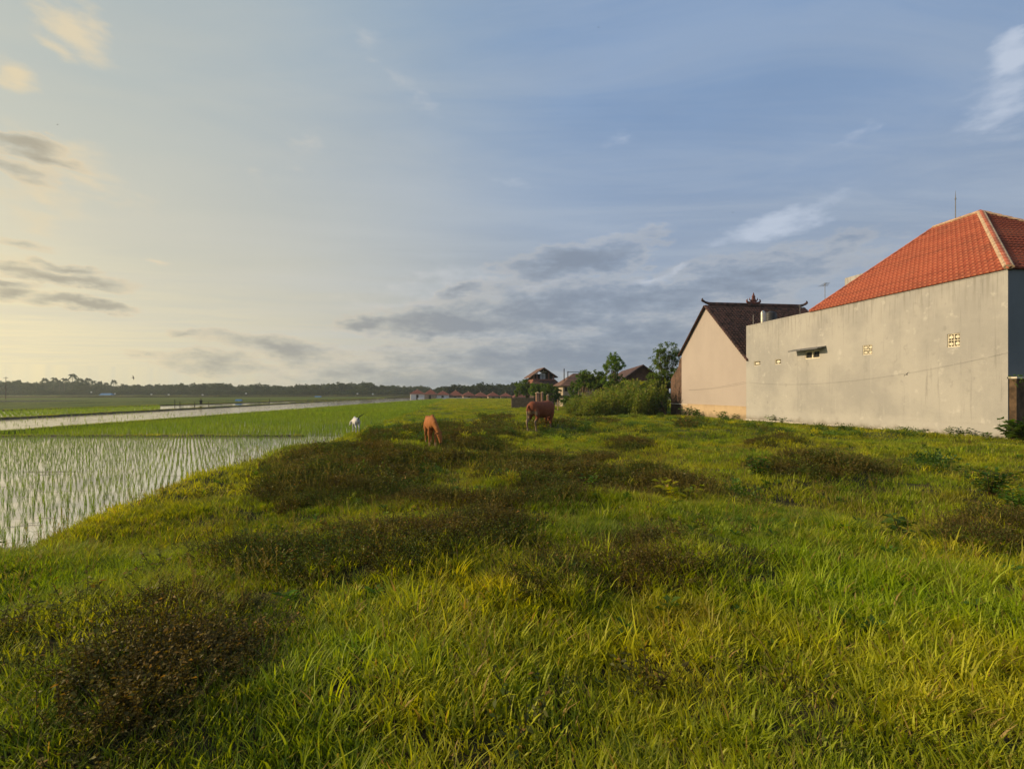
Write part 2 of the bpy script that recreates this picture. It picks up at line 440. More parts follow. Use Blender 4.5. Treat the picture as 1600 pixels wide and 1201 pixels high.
sheet('distant_paddy_water', FWp, M['water2'], WZ+.16)

# low earth bunds between the paddies
M['bund'] = simple('bund_earth', (.055,.050,.022), .95, .4, 2.0, coord='Object')
def bund(name, pts, wd, top, seg=1.2, jz=.05):
    P = []
    for (a, b) in zip(pts[:-1], pts[1:]):
        L = math.hypot(b[0]-a[0], b[1]-a[1]); k = max(2, int(L/seg))
        for i in range(k): P.append((a[0]+(b[0]-a[0])*i/k, a[1]+(b[1]-a[1])*i/k))
    P.append(pts[-1]); P = np.array(P)
    T = np.gradient(P, axis=0); T /= np.linalg.norm(T, axis=1)[:, None]; N = np.stack([-T[:, 1], T[:, 0]], 1)
    prof = [(-1, -1.1), (-.6, top-.08), (-.3, top), (.3, top), (.6, top-.08), (1, -1.1)]
    V = []
    for j, (o, z) in enumerate(prof):
        wob = (vnoise(P[:, 0]*.8+j*3, P[:, 1]*.8)-.5)*.3*wd
        zz = z+(vnoise(P[:, 0]*1.3+j*5, P[:, 1]*1.3)-.5)*jz*(2 if z > -1 else 0)
        V.append(np.column_stack([P+N*(o*wd+wob)[:, None], zz]))
    V = np.stack(V, 1); k = len(P); m_ = len(prof)
    I, J = np.meshgrid(np.arange(k-1), np.arange(m_-1), indexing='ij')
    Q = np.stack([I*m_+J, (I+1)*m_+J, (I+1)*m_+J+1, I*m_+J+1], -1).reshape(-1, 4)
    o = npmesh(name, V.reshape(-1, 3), Q, M['bund'], smooth=True); tag(o, kind='structure'); return P
bunds = []
bunds.append((bund('field_bund', [bundpt(.3), bundpt(.97)], .26, -.66, .5, .03), .35, 1))
bunds.append((bund('field_bund', [gxy(-480, 716), gxy(0, 677), gxy(360, 649), gxy(690, 623.3)], .35, -.60), .5, .8))
bunds.append((bund('field_bund', [gxy(-480, 682), gxy(0, 655), gxy(600, 622.3)], .6, -.60), .5, .8))
bunds.append((bund('field_bund', [gxy(-500, 655), gxy(0, 641.5), gxy(113, 638), gxy(650, 620)], .6, -.62, 2), .5, .7))
bunds.append((bund('field_bund', [gxy(-900, 622.5), gxy(100, 621.4), gxy(640, 619.8)], 3.2, .12, 5, .2), 3, 2.5))
bunds.append((bund('field_bund', [gxy(-500, 634), gxy(80, 631.5), gxy(420, 625.5)], .6, -.56, 3), .6, .7))

# ------------------------------------------------------------------ plant pieces
def blades(nb, rad_, h0, h1, w0, w1, lean, segs=3, seed=0, curl=.6, upright=0.0):
    r = np.random.default_rng(seed); V = []; Q = []; k = 0
    ang = r.uniform(0, 2*np.pi, nb); rr = rad_*np.sqrt(r.uniform(0, 1, nb))
    for i in range(nb):
        bx, by = rr[i]*math.cos(ang[i]), rr[i]*math.sin(ang[i])
        h = r.uniform(h0, h1); wd = r.uniform(w0, w1)
        a = r.uniform(0, 2*math.pi) if r.random() < .55 else ang[i]
        ln = h*lean*r.uniform(.25, 1.25); fa = a+math.pi/2+r.uniform(-.7, .7)
        cx, cy = math.cos(a), math.sin(a); fx, fy = math.cos(fa), math.sin(fa)
        for s in range(segs+1):
            t = s/segs
            off = ln*t**(1.8); z = h*(t-curl*lean*.35*t**3)
            ww = wd*.5*(1-t**1.6*.93)*(.55+.45*min(1, t*3+.3))
            px_, py_ = bx+cx*off, by+cy*off
            V.append((px_-fx*ww, py_-fy*ww, z)); V.append((px_+fx*ww, py_+fy*ww, z))
        for s in range(segs):
            Q.append((k+2*s, k+2*s+1, k+2*s+3, k+2*s+2))
        k += 2*(segs+1)
    return np.array(V), np.array(Q)
def leaves(cent, dirs, size, asp=.45, seed=0, droop=.3, jit=.6):
    """folded two-quad leaves at centres, pointing along dirs"""
    r = np.random.default_rng(seed); n_ = len(cent); cent = np.asarray(cent, float); dirs = np.asarray(dirs, float)+r.normal(0, jit, (n_, 3))*.6
    dirs /= np.linalg.norm(dirs, axis=1)[:, None]+1e-9
    up = r.normal(0, 1, (n_, 3))*jit+np.array([0, 0, 1.]); sd = np.cross(dirs, up); sd /= np.linalg.norm(sd, axis=1)[:, None]+1e-9
    nn = np.cross(sd, dirs); L = np.asarray(size)*r.uniform(.6, 1.35, n_); L = L[:, None]; wd = L*asp*.5
    p0 = cent; p1 = cent+dirs*L*.5-nn*L*.03; p2 = cent+dirs*L-np.array([0, 0, 1])*L*droop
    a = p1+sd*wd+nn*wd*.35; b = p1-sd*wd+nn*wd*.35
    V = np.stack([p0, a, p2, b], 1).reshape(-1, 3)
    q = np.arange(n_)[:, None]*4+np.arange(4)[None]
    return V, q
def stalks(P0, P1, w_, seed=0):
    """thin crossed quads"""
    V = []; Q = []; k = 0
    for a, b in zip(P0, P1):
        a = np.array(a); b = np.array(b)
        for s in ((1, 0, 0), (0, 1, 0)):
            s = np.array(s)*w_*.5
            V += [a-s, a+s, b+s*.5, b-s*.5]; Q.append((k, k+1, k+2, k+3)); k += 4
    return np.array(V), np.array(Q)
def join(parts):
    V = []; Q = []; k = 0
    for v, q in parts:
        V.append(v); Q.append(np.asarray(q)+k); k += len(v)
    return np.concatenate(V), np.concatenate(Q)
def proto(name, v, q, *mats, fm=None):
    o = npmesh(name, v, q, mats[0], link=False)
    for mm in mats[1:]: o.data.materials.append(mm)
    if fm is not None: o.data.polygons.foreach_set('material_index', np.asarray(fm, np.int32))
    return o
def weed_proto(name, seed, nst, rd, h0, h1, lf, nl):
    r = np.random.default_rng(seed); P0 = []; P1 = []; cent = []; dr = []
    for i in range(nst):
        a = r.uniform(0, 6.28); q = rd*math.sqrt(r.random()); h = r.uniform(h0, h1)
        b = np.array([q*math.cos(a), q*math.sin(a), 0]); t = b+np.array([r.normal(0, .25)*h+b[0]*.6, r.normal(0, .25)*h+b[1]*.6, h])
        P0.append(b); P1.append(t)
        for j in range(nl):
            f = .25+.75*j/nl+r.normal(0, .04); an = j*2.4+r.uniform(-.5, .5)
            cent.append(b+(t-b)*min(f, 1)); dr.append((math.cos(an), math.sin(an), r.uniform(-.1, .8)))
    v1, q1 = leaves(cent, dr, np.full(len(cent), lf), .5, seed, .2, .5); v2, q2 = stalks(P0, P1, .005)
    v, q = join([(v1, q1), (v2, q2)])
    return proto(name, v, q, M['weed'], M['weedstem'], fm=[0]*len(q1)+[1]*len(q2))
def scatter(name, protos, P, rot, scl, idx, kind='stuff'):
    c = bpy.data.collections.new(name+'_pieces')
    for i, o in enumerate(protos): o.name = f'{name}_piece_{chr(97+i)}'; c.objects.link(o)
    me = bpy.data.meshes.new(name); me.vertices.add(len(P)); me.vertices.foreach_set('co', np.asarray(P, np.float32).ravel())
    for nm, ty, d, key in (('rot', 'FLOAT_VECTOR', rot, 'vector'), ('scl', 'FLOAT_VECTOR', scl, 'vector'), ('idx', 'INT', idx, 'value')):
        at_ = me.attributes.new(nm, ty, 'POINT'); at_.data.foreach_set(key, np.asarray(d, np.float32 if ty != 'INT' else np.int32).ravel())
    me.update()
    o = bpy.data.objects.new(name, me); col.objects.link(o)
    ng = bpy.data.node_groups.new(name, 'GeometryNodeTree')
    ng.interface.new_socket(name='Geometry', in_out='INPUT', socket_type='NodeSocketGeometry')
    ng.interface.new_socket(name='Geometry', in_out='OUTPUT', socket_type='NodeSocketGeometry')
    N_ = ng.nodes; gi = N_.new('NodeGroupInput'); go = N_.new('NodeGroupOutput')
    ci = N_.new('GeometryNodeCollectionInfo'); ci.inputs['Collection'].default_value = c
    ci.inputs['Separate Children'].default_value = True; ci.inputs['Reset Children'].default_value = True
    ip = N_.new('GeometryNodeInstanceOnPoints'); ip.inputs['Pick Instance'].default_value = True
    def na_(nm, ty):
        a = N_.new('GeometryNodeInputNamedAttribute'); a.data_type = ty; a.inputs[0].default_value = nm
        return [s for s in a.outputs if s.enabled and s.name == 'Attribute'][0]
    ng.links.new(gi.outputs[0], ip.inputs['Points']); ng.links.new(ci.outputs[0], ip.inputs['Instance'])
    ng.links.new(na_('idx', 'INT'), ip.inputs['Instance Index']); ng.links.new(na_('rot', 'FLOAT_VECTOR'), ip.inputs['Rotation'])
    ng.links.new(na_('scl', 'FLOAT_VECTOR'), ip.inputs['Scale']); ng.links.new(ip.outputs[0], go.inputs[0])
    o.modifiers.new('scatter', 'NODES').node_group = ng
    tag(o, kind=kind); return o
def polar(n_, r0, r1, hw=74):
    a = YAW+np.radians(rng.uniform(-hw, hw, n_)); r_ = np.sqrt(rng.uniform(r0*r0, r1*r1, n_))
    return r_*np.sin(a), r_*np.cos(a)
def on_land(X, Y, mar=0.0):
    ok = X > border(Y)-mar+(vnoise(X*.7, Y*.7, 5)-.5)*.5
    ok &= ~((X > 21.3) & (Y > 16.7) & (Y < 48)) & (X < 60)
    return ok
def place(name, protos, X, Y, idx, s, sz=None, tilt=.12, dz=-.015):
    n_ = len(X); Z = height(X, Y)+dz; P = np.column_stack([X, Y, Z])
    rot = np.column_stack([rng.normal(0, tilt, n_), rng.normal(0, tilt, n_), rng.uniform(0, 6.28, n_)])
    sz = s if sz is None else sz
    return scatter(name, protos, P, rot, np.column_stack([s, s, sz]), idx)

# ------------------------------------------------------------------ meadow grass
fine = [proto('g', *blades(46, .12, .04, .11, .006, .010, .8, 3, 10+i, .4), M['grass_fine']) for i in range(3)]
broad = [proto('g', *blades(32, .13, .045, .13, .009, .016, .85, 3, 20+i, .4), M['grass']) for i in range(3)]
tall = [proto('g', *blades(9, .10, .12, .26, .008, .014, .7, 4, 30+i, .7), M['grass']) for i in range(2)]
dry = [proto('g', *blades(7, .10, .15, .40, .002, .004, .9, 4, 40, .9), M['dry'])]
near = fine+broad+tall+dry           # idx 0-2 fine, 3-5 broad, 6-7 tall, 8 dry
def wmask(X, Y):     # ragged patches: the ellipses broken up by noise
    w0 = weed(X, Y); sc = 1+np.hypot(X, Y)/12; n0 = fbm(X/1.1/sc, Y/1.1/sc, 91, 4); n1 = fbm(X/.4/sc, Y/.4/sc, 95, 2)
    return np.clip(sstep(w0+(n0-.5)*1.7+(n1-.5)*1.5, .22, 1.0), 0, 1)*(w0 > .01)
def lush(X, Y):      # where the broad tall grass grows: towards the lower right
    px, py, d = proj(X, Y, 0.0)
    return np.clip(sstep(py, 820, 1000)*sstep(px, 380, 640)+.8*sstep(py, 760, 860)*sstep(px, 1150, 1300)*(1-sstep(px,1500,1700))*.5, 0, 1)
def pick(X, Y):
    n_ = len(X); lu = lush(X, Y)*.85+.08; pt = vnoise(X*1.1, Y*1.1, 21)
    u = rng.uniform(0, 1, n_); idx = rng.integers(0, 3, n_)
    br = u < lu*(.55+.7*pt); idx[br] = rng.integers(3, 6, br.sum())
    tl = br & (rng.uniform(0, 1, n_) < .03+.10*(pt > .6)); idx[tl] = rng.integers(6, 8, tl.sum())
    dd = rng.uniform(0, 1, n_) < .06; idx[dd] = 8
    return idx
X, Y = polar(26000, .7, 9); k = on_land(X, Y, .25) & (rng.uniform(0, 1, len(X)) < .22+2.0*sstep(fbm(X/.7, Y/.7, 77, 3), .25, .55)*sstep(vnoise(X/.21, Y/.21, 78), .12, .6)); X, Y = X[k], Y[k]
wd = wmask(X, Y); k = rng.uniform(0, 1, len(X)) > wd*.30; X, Y = X[k], Y[k]
o_ = place('meadow_grass', near, X, Y, pick(X, Y), rng.uniform(.7, 1.25, len(X))*(.75+.5*fbm(X/1.2, Y/1.2, 31, 2)))
near2 = [proto('g', *blades(36, .17, .05, .12, .008, .013, .75, 3, 50+i, .4), M['grass_fine']) for i in range(3)] + \
        [proto('g', *blades(24, .16, .08, .19, .010, .017, .8, 3, 60+i), M['grass']) for i in range(3)] + \
        [proto('g', *blades(9, .14, .16, .3, .008, .014, .6, 4, 66+i), M['grass']) for i in range(2)] + \
        [proto('g', *blades(8, .14, .12, .34, .004, .006, .9, 3, 70), M['dry'])]
X, Y = polar(27000, 9, 24, 66); k = on_land(X, Y, .2); X, Y = X[k], Y[k]
wd = wmask(X, Y); k = rng.uniform(0, 1, len(X)) > wd*.66; X, Y = X[k], Y[k]
place('meadow_grass', near2, X, Y, pick(X, Y), rng.uniform(.75, 1.3, len(X))*(.65+.7*fbm(X/1.6, Y/1.6, 31, 2)))
far_ = [proto('g', *blades(34, .42, .07, .17, .014, .026, .8, 2, 80+i), M['grass_fine']) for i in range(3)]
X, Y = polar(60000, 24, 75, 62); k = on_land(X, Y, .2) & (rng.uniform(0, 1, len(X)) < np.clip(40/np.hypot(X, Y), .25, 1)); X, Y = X[k], Y[k]
wd = wmask(X, Y); k = rng.uniform(0, 1, len(X)) > wd*.8; X, Y = X[k], Y[k]
place('meadow_grass', far_, X, Y, rng.integers(0, 3, len(X)), rng.uniform(.8, 1.4, len(X)), rng.uniform(.5, 1.3, len(X))*(.3+1.3*fbm(X/2.5, Y/2.5, 33, 2)), .08)
ff = [proto('g', *blades(40, 1.3, .06, .20, .05, .09, .6, 2, 90+i), M['grass_fine']) for i in range(2)]
X, Y = polar(30000, 70, 185, 50); k = on_land(X, Y, .2); X, Y = X[k], Y[k]
place('meadow_grass', ff, X, Y, rng.integers(0, 2, len(X)), rng.uniform(.8, 1.4, len(X)), rng.uniform(.5, 1.4, len(X)), .05)

# grass stalks with seed heads
def seedstalk(seed):
    r = np.random.default_rng(seed); P0 = []; P1 = []; c = []; dr = []
    for i in range(4):
        b = np.array([*r.normal(0, .05, 2), 0]); t = b+np.array([*r.normal(0, .09, 2), r.uniform(.26, .42)]); P0.append(b); P1.append(t)
        for j in range(16):
            an = r.uniform(0, 6.28); f = r.uniform(.74, 1.02); c.append(b+(t-b)*f); dr.append((math.cos(an)*.6, math.sin(an)*.6, .7))
    v, q = join([stalks(P0, P1, .003), leaves(c, dr, np.full(len(c), .022), .22, seed, .1, .2)]); return proto('s', v, q, M['dry'])
X, Y = polar(1500, 1.2, 14, 60); k = on_land(X, Y, -.3) & (vnoise(X*.9, Y*.9, 63) > .45); X, Y = X[k], Y[k]
place('seeding_grass', [seedstalk(i) for i in range(3)], X, Y, rng.integers(0, 3, len(X)), rng.uniform(.7, 1.15, len(X)), None, .2)

# dark reddish weeds
wp = [weed_proto('w', 100+i, 16, .14, .05, .19, .023, 12) for i in range(3)]
wp2 = [weed_proto('w', 110+i, 17, .20, .07, .23, .038, 10) for i in range(3)]
wp3 = [weed_proto('w', 120+i, 14, .36, .10, .30, .10, 6) for i in range(2)]
for (n_, r0, r1, pr, nm) in ((12500, .8, 9, wp, 'dark_weeds'), (33000, 9, 24, wp2, 'dark_weeds'), (22000, 24, 60, wp3, 'dark_weeds')):
    X, Y = polar(n_, r0, r1, 66); wd = wmask(X, Y)*(.45+.8*vnoise(X*1.3, Y*1.3, 44))
    k = on_land(X, Y, -.2) & (rng.uniform(0, 1, len(X)) < wd); X, Y = X[k], Y[k]
    place(nm, pr, X, Y, rng.integers(0, len(pr), len(X)), rng.uniform(.75, 1.25, len(X)), rng.uniform(.6, 1.25, len(X))*(.45+.6*wmask(X, Y)), .2)
# leafy tussocks that the cattle leave standing
def tussock(seed, mt, hh, rd, n_, lf, asp):
    r = np.random.default_rng(seed); a = r.uniform(0, 6.28, n_); el_ = np.arcsin(r.uniform(0, 1, n_)); q = r.uniform(.45, 1.08, n_)
    c = np.column_stack([np.cos(a)*np.cos(el_)*rd*q, np.sin(a)*np.cos(el_)*rd*q, np.sin(el_)*hh*q]); c *= (1+.25*np.sin(a*3+seed))[:, None]
    v, q_ = leaves(c, c/rd+[0, 0, .5], np.full(n_, lf), asp, seed, .25, .6); return proto('t', v, q_, mt)
tsk = [tussock(1, M['herb'], .26, .30, 330, .075, .45), tussock(2, M['tree'], .30, .28, 330, .07, .5), tussock(3, M['weed'], .24, .34, 420, .05, .5), tussock(4, M['grass'], .22, .3, 300, .13, .12), tussock(5, M['tree'], .20, .4, 380, .06, .5)]
X, Y = polar(5200, 6, 46, 60); cl = fbm(X/3.5, Y/3.5, 55, 3); k = on_land(X, Y, -1.0) & (X < 20.4) & (rng.uniform(0, 1, len(X)) < sstep(cl, .48, .72)*.75) & (proj(X, Y, -.2)[0] > 560); X, Y = X[k], Y[k]; print('tussocks', len(X))
place('leafy_tussocks', tsk, X, Y, rng.integers(0, 5, len(X)), rng.uniform(.45, 1.35, len(X)), rng.uniform(.4, 1.2, len(X)), .1, -.03)
# stray weeds and broad-leaved herbs all over the meadow
hp = []
for i in range(3):
    r = np.random.default_rng(130+i); n_ = 16; a = np.arange(n_)*2.4; el_ = r.uniform(.2, 1.2, n_)
    hp.append(proto('h', *leaves(np.zeros((n_, 3))+np.column_stack([np.cos(a)*.01, np.sin(a)*.01, np.linspace(0, .12, n_)]),
              np.column_stack([np.cos(a), np.sin(a), el_]), np.full(n_, .12), .42, i, .25, .1), M['herb']))
X, Y = polar(2600, 3.5, 26, 66); k = on_land(X, Y, -1.6) & (rng.uniform(0, 1, len(X)) < .25+.9*(vnoise(X*.5, Y*.5, 61) > .6)); X, Y = X[k], Y[k]
place('broadleaf_herbs', hp, X, Y, rng.integers(0, 3, len(X)), rng.uniform(.3, .9, len(X)), None, .2)
X, Y = polar(2600, 1.5, 30, 66); k = on_land(X, Y, 0) & (vnoise(X*.8, Y*.8, 71) > .62); X, Y = X[k], Y[k]
place('dark_weeds', [weed_proto('w', 140, 9, .1, .08, .2, .035, 8)], X, Y, np.zeros(len(X), int), rng.uniform(.6, 1.3, len(X)), None, .2)

# grass on the bunds
for P, hw, s in bunds:
    d = np.linalg.norm(P-P.mean(0), axis=1); Lg = np.linalg.norm(np.diff(P, axis=0), axis=1).sum()
    n_ = int(min(5000, Lg*9/s)); t = rng.uniform(0, len(P)-1.001, n_); i0 = t.astype(int); f = t-i0
    xy = P[i0]*(1-f[:, None])+P[i0+1]*f[:, None]+rng.normal(0, .35*hw, (n_, 2))
    if hw > 2: z = np.full(n_, .05); Pp = far_
    else: z = np.full(n_, -.70 if hw < .5 else -.62 if hw < .8 else -.5); Pp = far_
    scatter('bund_grass', [p.copy() for p in Pp], np.column_stack([xy, z]), np.column_stack([rng.normal(0, .1, (n_, 2)), rng.uniform(0, 6.28, n_)]),
            np.column_stack([rng.uniform(.35, .7, n_)*s]*2+[rng.uniform(.5, 1.1, n_)*min(s, 1.4)]), rng.integers(0, 3, n_))

# ------------------------------------------------------------------ rice
def rice_blades(nb, hh, wmul, seed, segs=4): return blades(nb, .028, .5*hh, hh, .0045*wmul, .008*wmul, .26, segs, seed, .5)
ra = R(-7); e1 = np.array([math.cos(ra), math.sin(ra)]); e2 = np.array([-e1[1], e1[0]])
gi_, gj_ = np.meshgrid(np.arange(-260, 60), np.arange(0, 160), indexing='ij')
gp = gi_.ravel()[:, None]*.32*e1+gj_.ravel()[:, None]*.26*e2
gp = gp+rng.normal(0, .016, gp.shape)
yfar = lambda x: far_l[1]+(far_r[1]-far_l[1])*(x-far_l[0])/(far_r[0]-far_l[0])
k = (gp[:, 0] < border(gp[:, 1])-.25) & (gp[:, 1] > 3) & (gp[:, 1] < yfar(gp[:, 0])-.35)
px, py, d = proj(gp[:, 0], gp[:, 1], WZ); k &= (px > -450) & (d > 1) & (rng.uniform(0, 1, len(gp)) > .06)
gp, px, d = gp[k], px[k], d[k]
order = np.argsort(d+1000*(px < 2)+1000*(px > 1600)); first, rest = order[:300], order[300:]
rp = [proto('r', *rice_blades(9, .25, 1.5, 200+i), M['rice']) for i in range(5)]
LAB = 'slender green rice seedling standing in the mirror-like flooded paddy beside the grassy bank'
meshes = [p.data for p in rp]
for i in first:
    o = bpy.data.objects.new('rice_seedling', meshes[i % 5]); col.objects.link(o)
    o.location = (gp[i, 0], gp[i, 1], WZ-.01); o.rotation_euler = (0, 0, rng.uniform(0, 6.28)); o.scale = (1, 1, rng.uniform(.8, 1.15))
    tag(o, LAB, 'rice plant', 'rice seedlings in the nearest flooded paddy')
n_ = len(rest)
scatter('rice_seedlings', [proto('r', *rice_blades(8, .24, 1.6, 210+i, 3), M['rice']) for i in range(5)], np.column_stack([gp[rest], np.full(n_, WZ-.01)]),
        np.column_stack([np.zeros((n_, 2)), rng.uniform(0, 6.28, n_)]), np.column_stack([np.ones((n_, 2)), rng.uniform(.8, 1.15, n_)]), rng.integers(0, 5, n_))
# green paddy behind, denser and older rice
def inpoly(X, Y, poly):
    r = np.zeros(len(X), bool); n__ = len(poly)
    for i in range(n__):
        x1, y1 = poly[i]; x2, y2 = poly[(i+1) % n__]
        c = ((y1 > Y) != (y2 > Y)) & (X < (x2-x1)*(Y-y1)/(y2-y1+1e-12)+x1); r ^= c
    return r
def rice_rows(name, poly, sp, nb, hh, wm, jit, seed, dmin=0, dmax=999, keep=1.0, z=WZ):
    P = np.array(poly); lo = P.min(0); hi = P.max(0)
    c = np.array([(lo[0]+hi[0])/2, (lo[1]+hi[1])/2]); L = np.hypot(*(hi-lo))/2
    a = np.arange(-L, L, sp); A, B = np.meshgrid(a, a, indexing='ij'); q = c+A.ravel()[:, None]*e1+B.ravel()[:, None]*e2
    q = q+rng.normal(0, jit, q.shape); px, py, d = proj(q[:, 0], q[:, 1], WZ)
    k = inpoly(q[:, 0], q[:, 1], poly) & (px > -300) & (px < 1700) & (d > dmin) & (d < dmax) & (q[:, 0] < border(q[:, 1])-.1) & (rng.uniform(0, 1, len(q)) < keep); q = q[k]; n_ = len(q)
    print(name, n_)
    bl = lambda sd: blades(nb, .03*wm, .5*hh, hh, .006*wm, .010*wm, .35, 2, sd, .5)
    scatter(name, [proto('r', *bl(seed+i), M['rice_young']) for i in range(3)], np.column_stack([q, np.full(n_, z)]),
        np.column_stack([np.zeros((n_, 2)), rng.uniform(0, 6.28, n_)]), np.column_stack([np.ones((n_, 2)), rng.uniform(.8, 1.2, n_)]), rng.integers(0, 3, n_))
rice_rows('rice_rows', G, .30, 11, .36, 1.4, .03, 220, 0, 50)
rice_rows('rice_rows', G, .42, 12, .42, 3.2, .05, 230, 50, 95)
rice_rows('rice_rows', G, .9, 14, .42, 7, .1, 240, 95, 260)
rice_rows('rice_rows', Mp, .8, 6, .22, 1.8, .1, 250, 0, 60, .35)
rice_rows('rice_rows', W2[:1]+[gxy(250, 641), gxy(250, 634), gxy(113, 638.5), gxy(0, 642), gxy(-900, 670)], .6, 9, .32, 3.0, .06, 260, 0, 200)
# ------------------------------------------------------------------ building materials
def plaster(name, c1, c2, streak, patch):
    m, n = mat(name); t = n.n('ShaderNodeTexCoord'); p = t.outputs['Object']
    big = n.noise(p, .38, 5, .6); mid = n.noise(p, 1.7, 6, .65); fn = n.noise(p, 22, 4, .6)
    st = n.noise(n.mapping(p, scale=(3.2, 3.2, .22)), 1.1, 6, .68)
    c = n.mix(n.rng(big, .35, .65), (*c1, 1), (*c2, 1))
    c = n.mix(n.math('MULTIPLY', n.rng(st, .55, .78), streak), c, (*[x*.62 for x in c1], 1))
    c = n.mix(n.math('MULTIPLY', n.rng(st, .42, .25), streak*.6), c, (*[min(.8, x*1.28) for x in c2], 1))
    c = n.mix(n.math('MULTIPLY', n.rng(mid, .58, .70), patch), c, (*[min(.8, x*1.2) for x in c2], 1))
    c = n.mix(n.math('MULTIPLY', n.rng(mid, .42, .30), patch*.7), c, (*[x*.8 for x in c1], 1))
    sp = n.n('ShaderNodeSeparateXYZ'); n.l(p, sp.inputs[0])
    edge = n.math('ADD', sp.outputs[2], n.math('MULTIPLY', mid, .9))
    c = n.mix(n.rng(edge, 1.05, .75, 0, .35), c, (*[min(.8, x*1.12) for x in c2], 1))
    c = n.mix(n.rng(edge, .55, .15, 0, .55), c, (.12, .10, .065, 1))
    top_ = n.math('MULTIPLY', n.rng(sp.outputs[2], 4.6, 6.3), n.rng(n.noise(n.mapping(p, scale=(6, 6, .35)), 1.0, 5, .6), .48, .62)); c = n.mix(n.math('MULTIPLY', top_, streak*.55), c, (.15, .14, .12, 1))
    h = n.math('ADD', n.math('MULTIPLY', mid, .7), n.math('MULTIPLY', fn, .3))
    return finish(m, n, c, .92, h, .55, .03, .15)
M['grey_plaster'] = plaster('grey_cement_plaster', (.30,.296,.284), (.375,.366,.342), .7, .8)
M['pink_plaster'] = plaster('pinkish_plaster', (.365,.318,.288), (.39,.34,.307), .12, .14)
M['base_plaster'] = plaster('tan_base_plaster', (.38,.28,.18), (.46,.35,.22), .9, .5)
M['shaded_plaster'] = plaster('shaded_side_plaster', (.13,.15,.17), (.15,.17,.195), .3, .2)  # shade of the wall facing away from the sun is in this colour
M['cream'] = simple('cream_block', (.66,.60,.46), .85, .18, 6)
M['mortar'] = simple('ridge_mortar', (.42,.30,.19), .9, .3, 5)
M['black'] = simple('dark_void', (.012,.012,.013), .9, .2, 3)
M['wood'] = simple('old_wood', (.10,.065,.045), .85, .3, 6)
M['darkwood'] = simple('dark_wood', (.045,.030,.024), .85, .3, 6)
M['steel'] = simple('stainless_steel', (.62,.58,.50), .28, .12, 4, .5, 1.0)
M['metal'] = simple('weathered_metal', (.16,.16,.165), .55, .3, 9, .5, .6)
M['blackplastic'] = simple('dark_tank_plastic', (.035,.037,.042), .5, .2, 4)
M['stone'] = simple('pale_rubble', (.46,.42,.34), .9, .35, 4)
M['whitepaint'] = simple('white_paint', (.72,.70,.66), .7, .15, 3)
M['bluetarp'] = simple('blue_tarpaulin', (.06,.17,.33), .6, .25, 3)
def tilemat(name, c1, c2, dirt, gap_shade=False):
    m, n = mat(name); t = n.n('ShaderNodeTexCoord'); g = n.n('ShaderNodeNewGeometry'); p = t.outputs['Object']
    wnn = n.n('ShaderNodeTexWhiteNoise', noise_dimensions='3D'); n.l(n.vmath('FLOOR', n.vmath('MULTIPLY', p, (4.1667, 4.1667, 5.1))), wnn.inputs[0])
    v = n.math('ADD', n.math('MULTIPLY', n.noise(p, 9, 3, .7), .5), n.math('MULTIPLY', wnn.outputs[0], .5)); b = n.noise(p, .8, 5, .65)
    c = n.mix(n.rng(v, .3, .7), (*c1, 1), (*c2, 1)); c = n.vmath('SCALE', c, n.rng(g.outputs['Random Per Island'], 0, 1, .85, 1.12, False))
    c = n.mix(n.math('MULTIPLY', n.rng(b, .48, .7), dirt), c, (.07, .045, .03, 1))
    if gap_shade:      # shade of the gaps between tiles painted dark, pale highlight on each tile
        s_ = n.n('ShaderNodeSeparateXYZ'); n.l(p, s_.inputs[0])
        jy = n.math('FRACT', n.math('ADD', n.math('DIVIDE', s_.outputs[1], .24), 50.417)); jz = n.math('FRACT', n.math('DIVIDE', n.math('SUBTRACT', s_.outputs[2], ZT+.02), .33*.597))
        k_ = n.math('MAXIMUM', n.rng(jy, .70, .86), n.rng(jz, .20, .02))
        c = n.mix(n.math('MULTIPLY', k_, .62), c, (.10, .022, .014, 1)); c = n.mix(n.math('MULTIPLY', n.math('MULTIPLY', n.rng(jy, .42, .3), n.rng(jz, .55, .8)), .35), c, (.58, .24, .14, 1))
    return finish(m, n, c, .8, v, .3, .01, .25)
ZT = 6.39
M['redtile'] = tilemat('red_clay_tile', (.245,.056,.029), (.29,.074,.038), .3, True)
M['redcap'] = tilemat('red_ridge_cap', (.36,.10,.055), (.42,.14,.08), .3)
M['darktile'] = tilemat('aged_dark_tile', (.040,.024,.020), (.11,.055,.042), .4)
M['browntile'] = tilemat('brown_tile', (.10,.055,.04), (.15,.08,.055), .5)
m, n = mat('rough_brick'); t = n.n('ShaderNodeTexCoord')
br = n.n('ShaderNodeTexBrick'); mp = n.mapping(t.outputs['Object'], rot=(R(90), 0, R(90)))
cy = n.n('ShaderNodeSeparateXYZ'); n.l(t.outputs['Object'], cy.inputs[0]); cc = n.n('ShaderNodeCombineXYZ'); n.l(cy.outputs[1], cc.inputs[0]); n.l(cy.outputs[2], cc.inputs[1])
n.l(cc.outputs[0], br.inputs['Vector']); br.inputs['Scale'].default_value = 1; br.inputs['Brick Width'].default_value = .24; br.inputs['Row Height'].default_value = .085
br.inputs['Mortar Size'].default_value = .014; br.inputs[1].default_value = (.17,.085,.055,1); br.inputs[2].default_value = (.11,.06,.045,1); br.inputs[3].default_value = (.13,.11,.09,1)
nz = n.noise(t.outputs['Object'], 1.3, 5, .65)
finish(m, n, n.mix(n.rng(nz, .4, .7, 0, .7), br.outputs[0], (.035,.03,.022,1)), .95, br.outputs[1], .5, -.02, .1); M['brick'] = m

